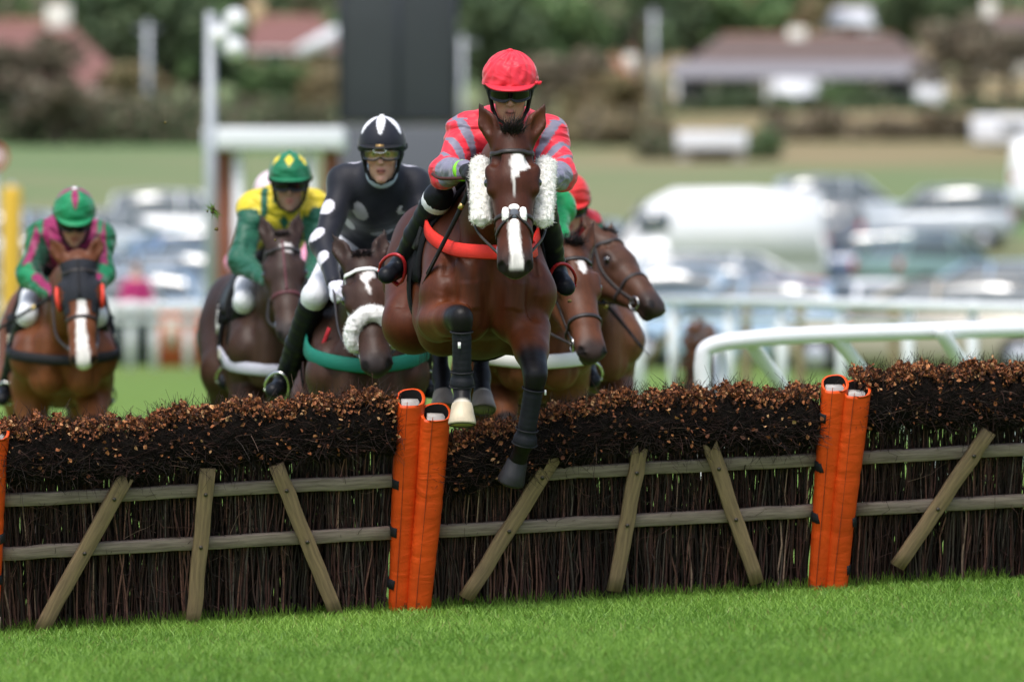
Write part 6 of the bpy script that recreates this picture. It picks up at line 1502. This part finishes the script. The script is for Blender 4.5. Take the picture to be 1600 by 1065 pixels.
# ================================================================== TREES, HEDGES, WOOD
TREES = {}
def tree_proto(key, seed, pal, wide=1.0, leafy=4200, size=.30):
    rg = np.random.default_rng(seed); Vt, Ft = [], []
    parts = [tube(bez([A(0, 0, -.3), A(.1, 0, 2), A(0, .1, 4.2), A(.1, 0, 6.2)], 10), np.linspace(.34, .10, 10), 8)]; cen, rad = [], []
    for i in range(11):
        a = rg.uniform(0, 6.28); z = rg.uniform(1.6, 5.4); L = rg.uniform(1.4, 2.6)*wide; e = A(math.cos(a)*L, math.sin(a)*L, z+rg.uniform(.4, 1.8)); parts.append(tube(bez([A(0, 0, z), (A(0, 0, z)+e)/2+A(0, 0, .2), e], 6), np.linspace(.11, .03, 6), 6)); cen.append(e); rad.append(rg.uniform(.7, 1.25)*wide)
    for i in range(7): cen.append(A(rg.normal(0, .8)*wide, rg.normal(0, .8)*wide, rg.uniform(4.0, 7.4))); rad.append(rg.uniform(.7, 1.2))
    TREES[key] = (join(*parts), leafmass(rg, cen, rad, leafy, size, pal))
tree_proto('dark', 1, PAL_D); tree_proto('green', 2, PAL_G); tree_proto('olive', 3, PAL_O, 1.1); tree_proto('bare', 4, PAL_B, 1.0, 2600)
TM = {}
def tree(key, px, Y, h, wd, label, group):
    base = G(px, Y)
    if key not in TM:
        (tv, tf), (cv_, cf, cc) = TREES[key]; a = raw_mesh('trunk', tv, tf); a.materials.append(m_bark); b = raw_mesh('crown', cv_, cf, False); add_col(b, cc); b.materials.append(m_fol); TM[key] = (a, b)
    o = thing('tree', label, 'tree', base, group)
    for nm_, me in zip(('trunk', 'crown'), TM[key]):
        c = bpy.data.objects.new(nm_, me); COL.objects.link(c); c.parent = o
    o.scale = (wd*h/8, wd*h/8, h/8); o.rotation_euler = (0, 0, RNG.uniform(0, 6.28)); return o
for (k, px, Y, h, wd, lb) in (('bare', 20, 300, 6.5, 1.3, 'greyish bushy tree before the upper left red roof'), ('bare', 90, 296, 4.0, 1.5, 'low brownish tree beneath the upper left red roof'), ('dark', 180, 345, 9, 1.0, 'dark tree right behind the upper left red roof'),
    ('dark', 262, 340, 10, 1.1, 'dark evergreen between the pale pole and the lamp cluster'), ('green', 300, 360, 7.5, 1.2, 'green tree behind the lamp pole'), ('olive', 215, 330, 4.2, 1.3, 'olive tree at the foot of the pale pole'),
    ('green', 430, 340, 4.2, 1.5, 'green rounded tree under the tan house'), ('olive', 500, 335, 3.5, 1.3, 'olive shrubby tree left of the big screen'), ('dark', 330, 385, 11, 1.0, 'dark tree at the top edge behind the lamp cluster'),
    ('dark', 760, 330, 9.5, 1.0, 'dark green tree right of the big screen'), ('green', 850, 350, 8.5, 1.2, 'green tree right behind the red cap'), ('bare', 905, 320, 5.4, 1.4, 'brown-green tree before the pointed orange roof'), ('olive', 945, 310, 4.0, 1.4, 'olive bushy tree below the pointed orange roof'),
    ('green', 1080, 430, 8, 1.2, 'bright green tree rising over the left end of the bungalow roof'), ('green', 1180, 440, 8, 1.3, 'green tree behind the middle of the bungalow'), ('dark', 1000, 420, 12, 1.0, 'dark tree between pointed roof and bungalow'),
    ('bare', 1510, 385, 7.0, 1.2, 'brown tree at the right end of the bungalow'), ('bare', 1575, 380, 6.0, 1.3, 'brown bushy tree at the right edge'), ('dark', 1460, 450, 10, 1.1, 'dark tree behind the right end of the bungalow'), ('olive', 1230, 470, 9, 1.2, 'yellowish tree top behind the bungalow chimney')):
    tree(k, px, Y, h, wd, lb, 'trees on the hillside')
def shrub(px, Y, r, pal, label, seed, n=900):
    b = G(px, Y); rg = np.random.default_rng(seed); o = thing('shrub', label, 'shrub', b, 'shrubs in the pasture')
    cen = [b+A(rg.normal(0, r*.4), rg.normal(0, r*.3), rg.uniform(.3, 1.0)*r) for _ in range(7)]; V, F, C = leafmass(rg, cen, [r*.55]*7, n, .16, pal); part('foliage', V, F, m_fol, o, smooth=False, col=C)
    part('stems', *join(*[tube([b, c], [.06, .02], 5) for c in cen]), m_bark, o)
shrub(1032, 262, 1.25, PAL_D+PAL_B, 'dark shrub left of the field shelter', 1); shrub(1196, 262, 1.3, PAL_D+PAL_G, 'dark green shrub right of the field shelter', 2); shrub(1140, 395, 1.2, PAL_D, 'shrub against the bungalow wall, left of its bright wall panel', 3); shrub(1300, 395, 1.3, PAL_G, 'green shrub against the middle of the bungalow wall', 4); shrub(1365, 395, 1.2, PAL_D, 'dark shrub against the right bungalow wall', 5); shrub(560, 300, 1.2, PAL_G, 'green shrub left behind the big screen', 6)
def hedge(px0, px1, Y, h, dep, pal, label, seed, n=5000):
    rg = np.random.default_rng(seed); a, b = G(px0, Y), G(px1, Y); L = b[0]-a[0]; o = thing('hedge', label, 'hedge', (a+b)/2, 'hedges on the hillside')
    k = int(L/1.1)+1; cen = [A(a[0]+L*(i+.5)/k+rg.normal(0, .2), Y+rg.normal(0, dep*.2), gz(a[0]+L*(i+.5)/k, Y)+h*(.3 if j == 0 else .68)+rg.normal(0, .12*h)) for i in range(k) for j in (0, 1)]
    V, F, C = leafmass(rg, cen, [h*.48]*len(cen), n, .20, pal, .9); part('foliage', V, F, m_fol, o, smooth=False, col=C)
    part('stems', *join(*[tube([A(c[0], c[1], float(gz(c[0], Y))), c], [.06, .02], 5) for c in cen[::2]]), m_bark, o)
hedge(-60, 330, 300, 2.6, 2, PAL_D+PAL_B, 'dark olive hedge along the top of the left pasture', 11, 7000); hedge(330, 800, 300, 2.4, 2, PAL_D+PAL_B, 'dark hedge behind kiosk and big screen', 12, 6000)
hedge(800, 1040, 300, 1.8, 2, PAL_B+PAL_O, 'brownish hedge behind the leaping horse\'s right side', 13, 4000); hedge(1030, 1680, 376, 1.1, 2, PAL_D, 'dark green clipped hedge in front of the bungalow', 14, 14000)
hedge(1200, 1680, 312, 1.5, 1.5, PAL_B+[(.2, .15, .09)], 'brown dry hedge across the right pasture', 15, 11000)
# far wood closing the view
rg = np.random.default_rng(77); n = 330; cx = rg.uniform(-85, 85, n); cy = rg.uniform(480, 640, n); cen = np.stack([cx, cy, gz(cx, cy)+rg.uniform(1, 8, n)], 1)
V, F, C = leafmass(rg, cen, rg.uniform(2.5, 5, n), 32000, 1.0, PAL_D+PAL_G+PAL_B, .9)
o = part('far_wood', V, F, m_fol, None, smooth=False, col=C, kind='stuff'); o['label'] = 'dark far wood covering the hill behind the houses'; o['category'] = 'wood'
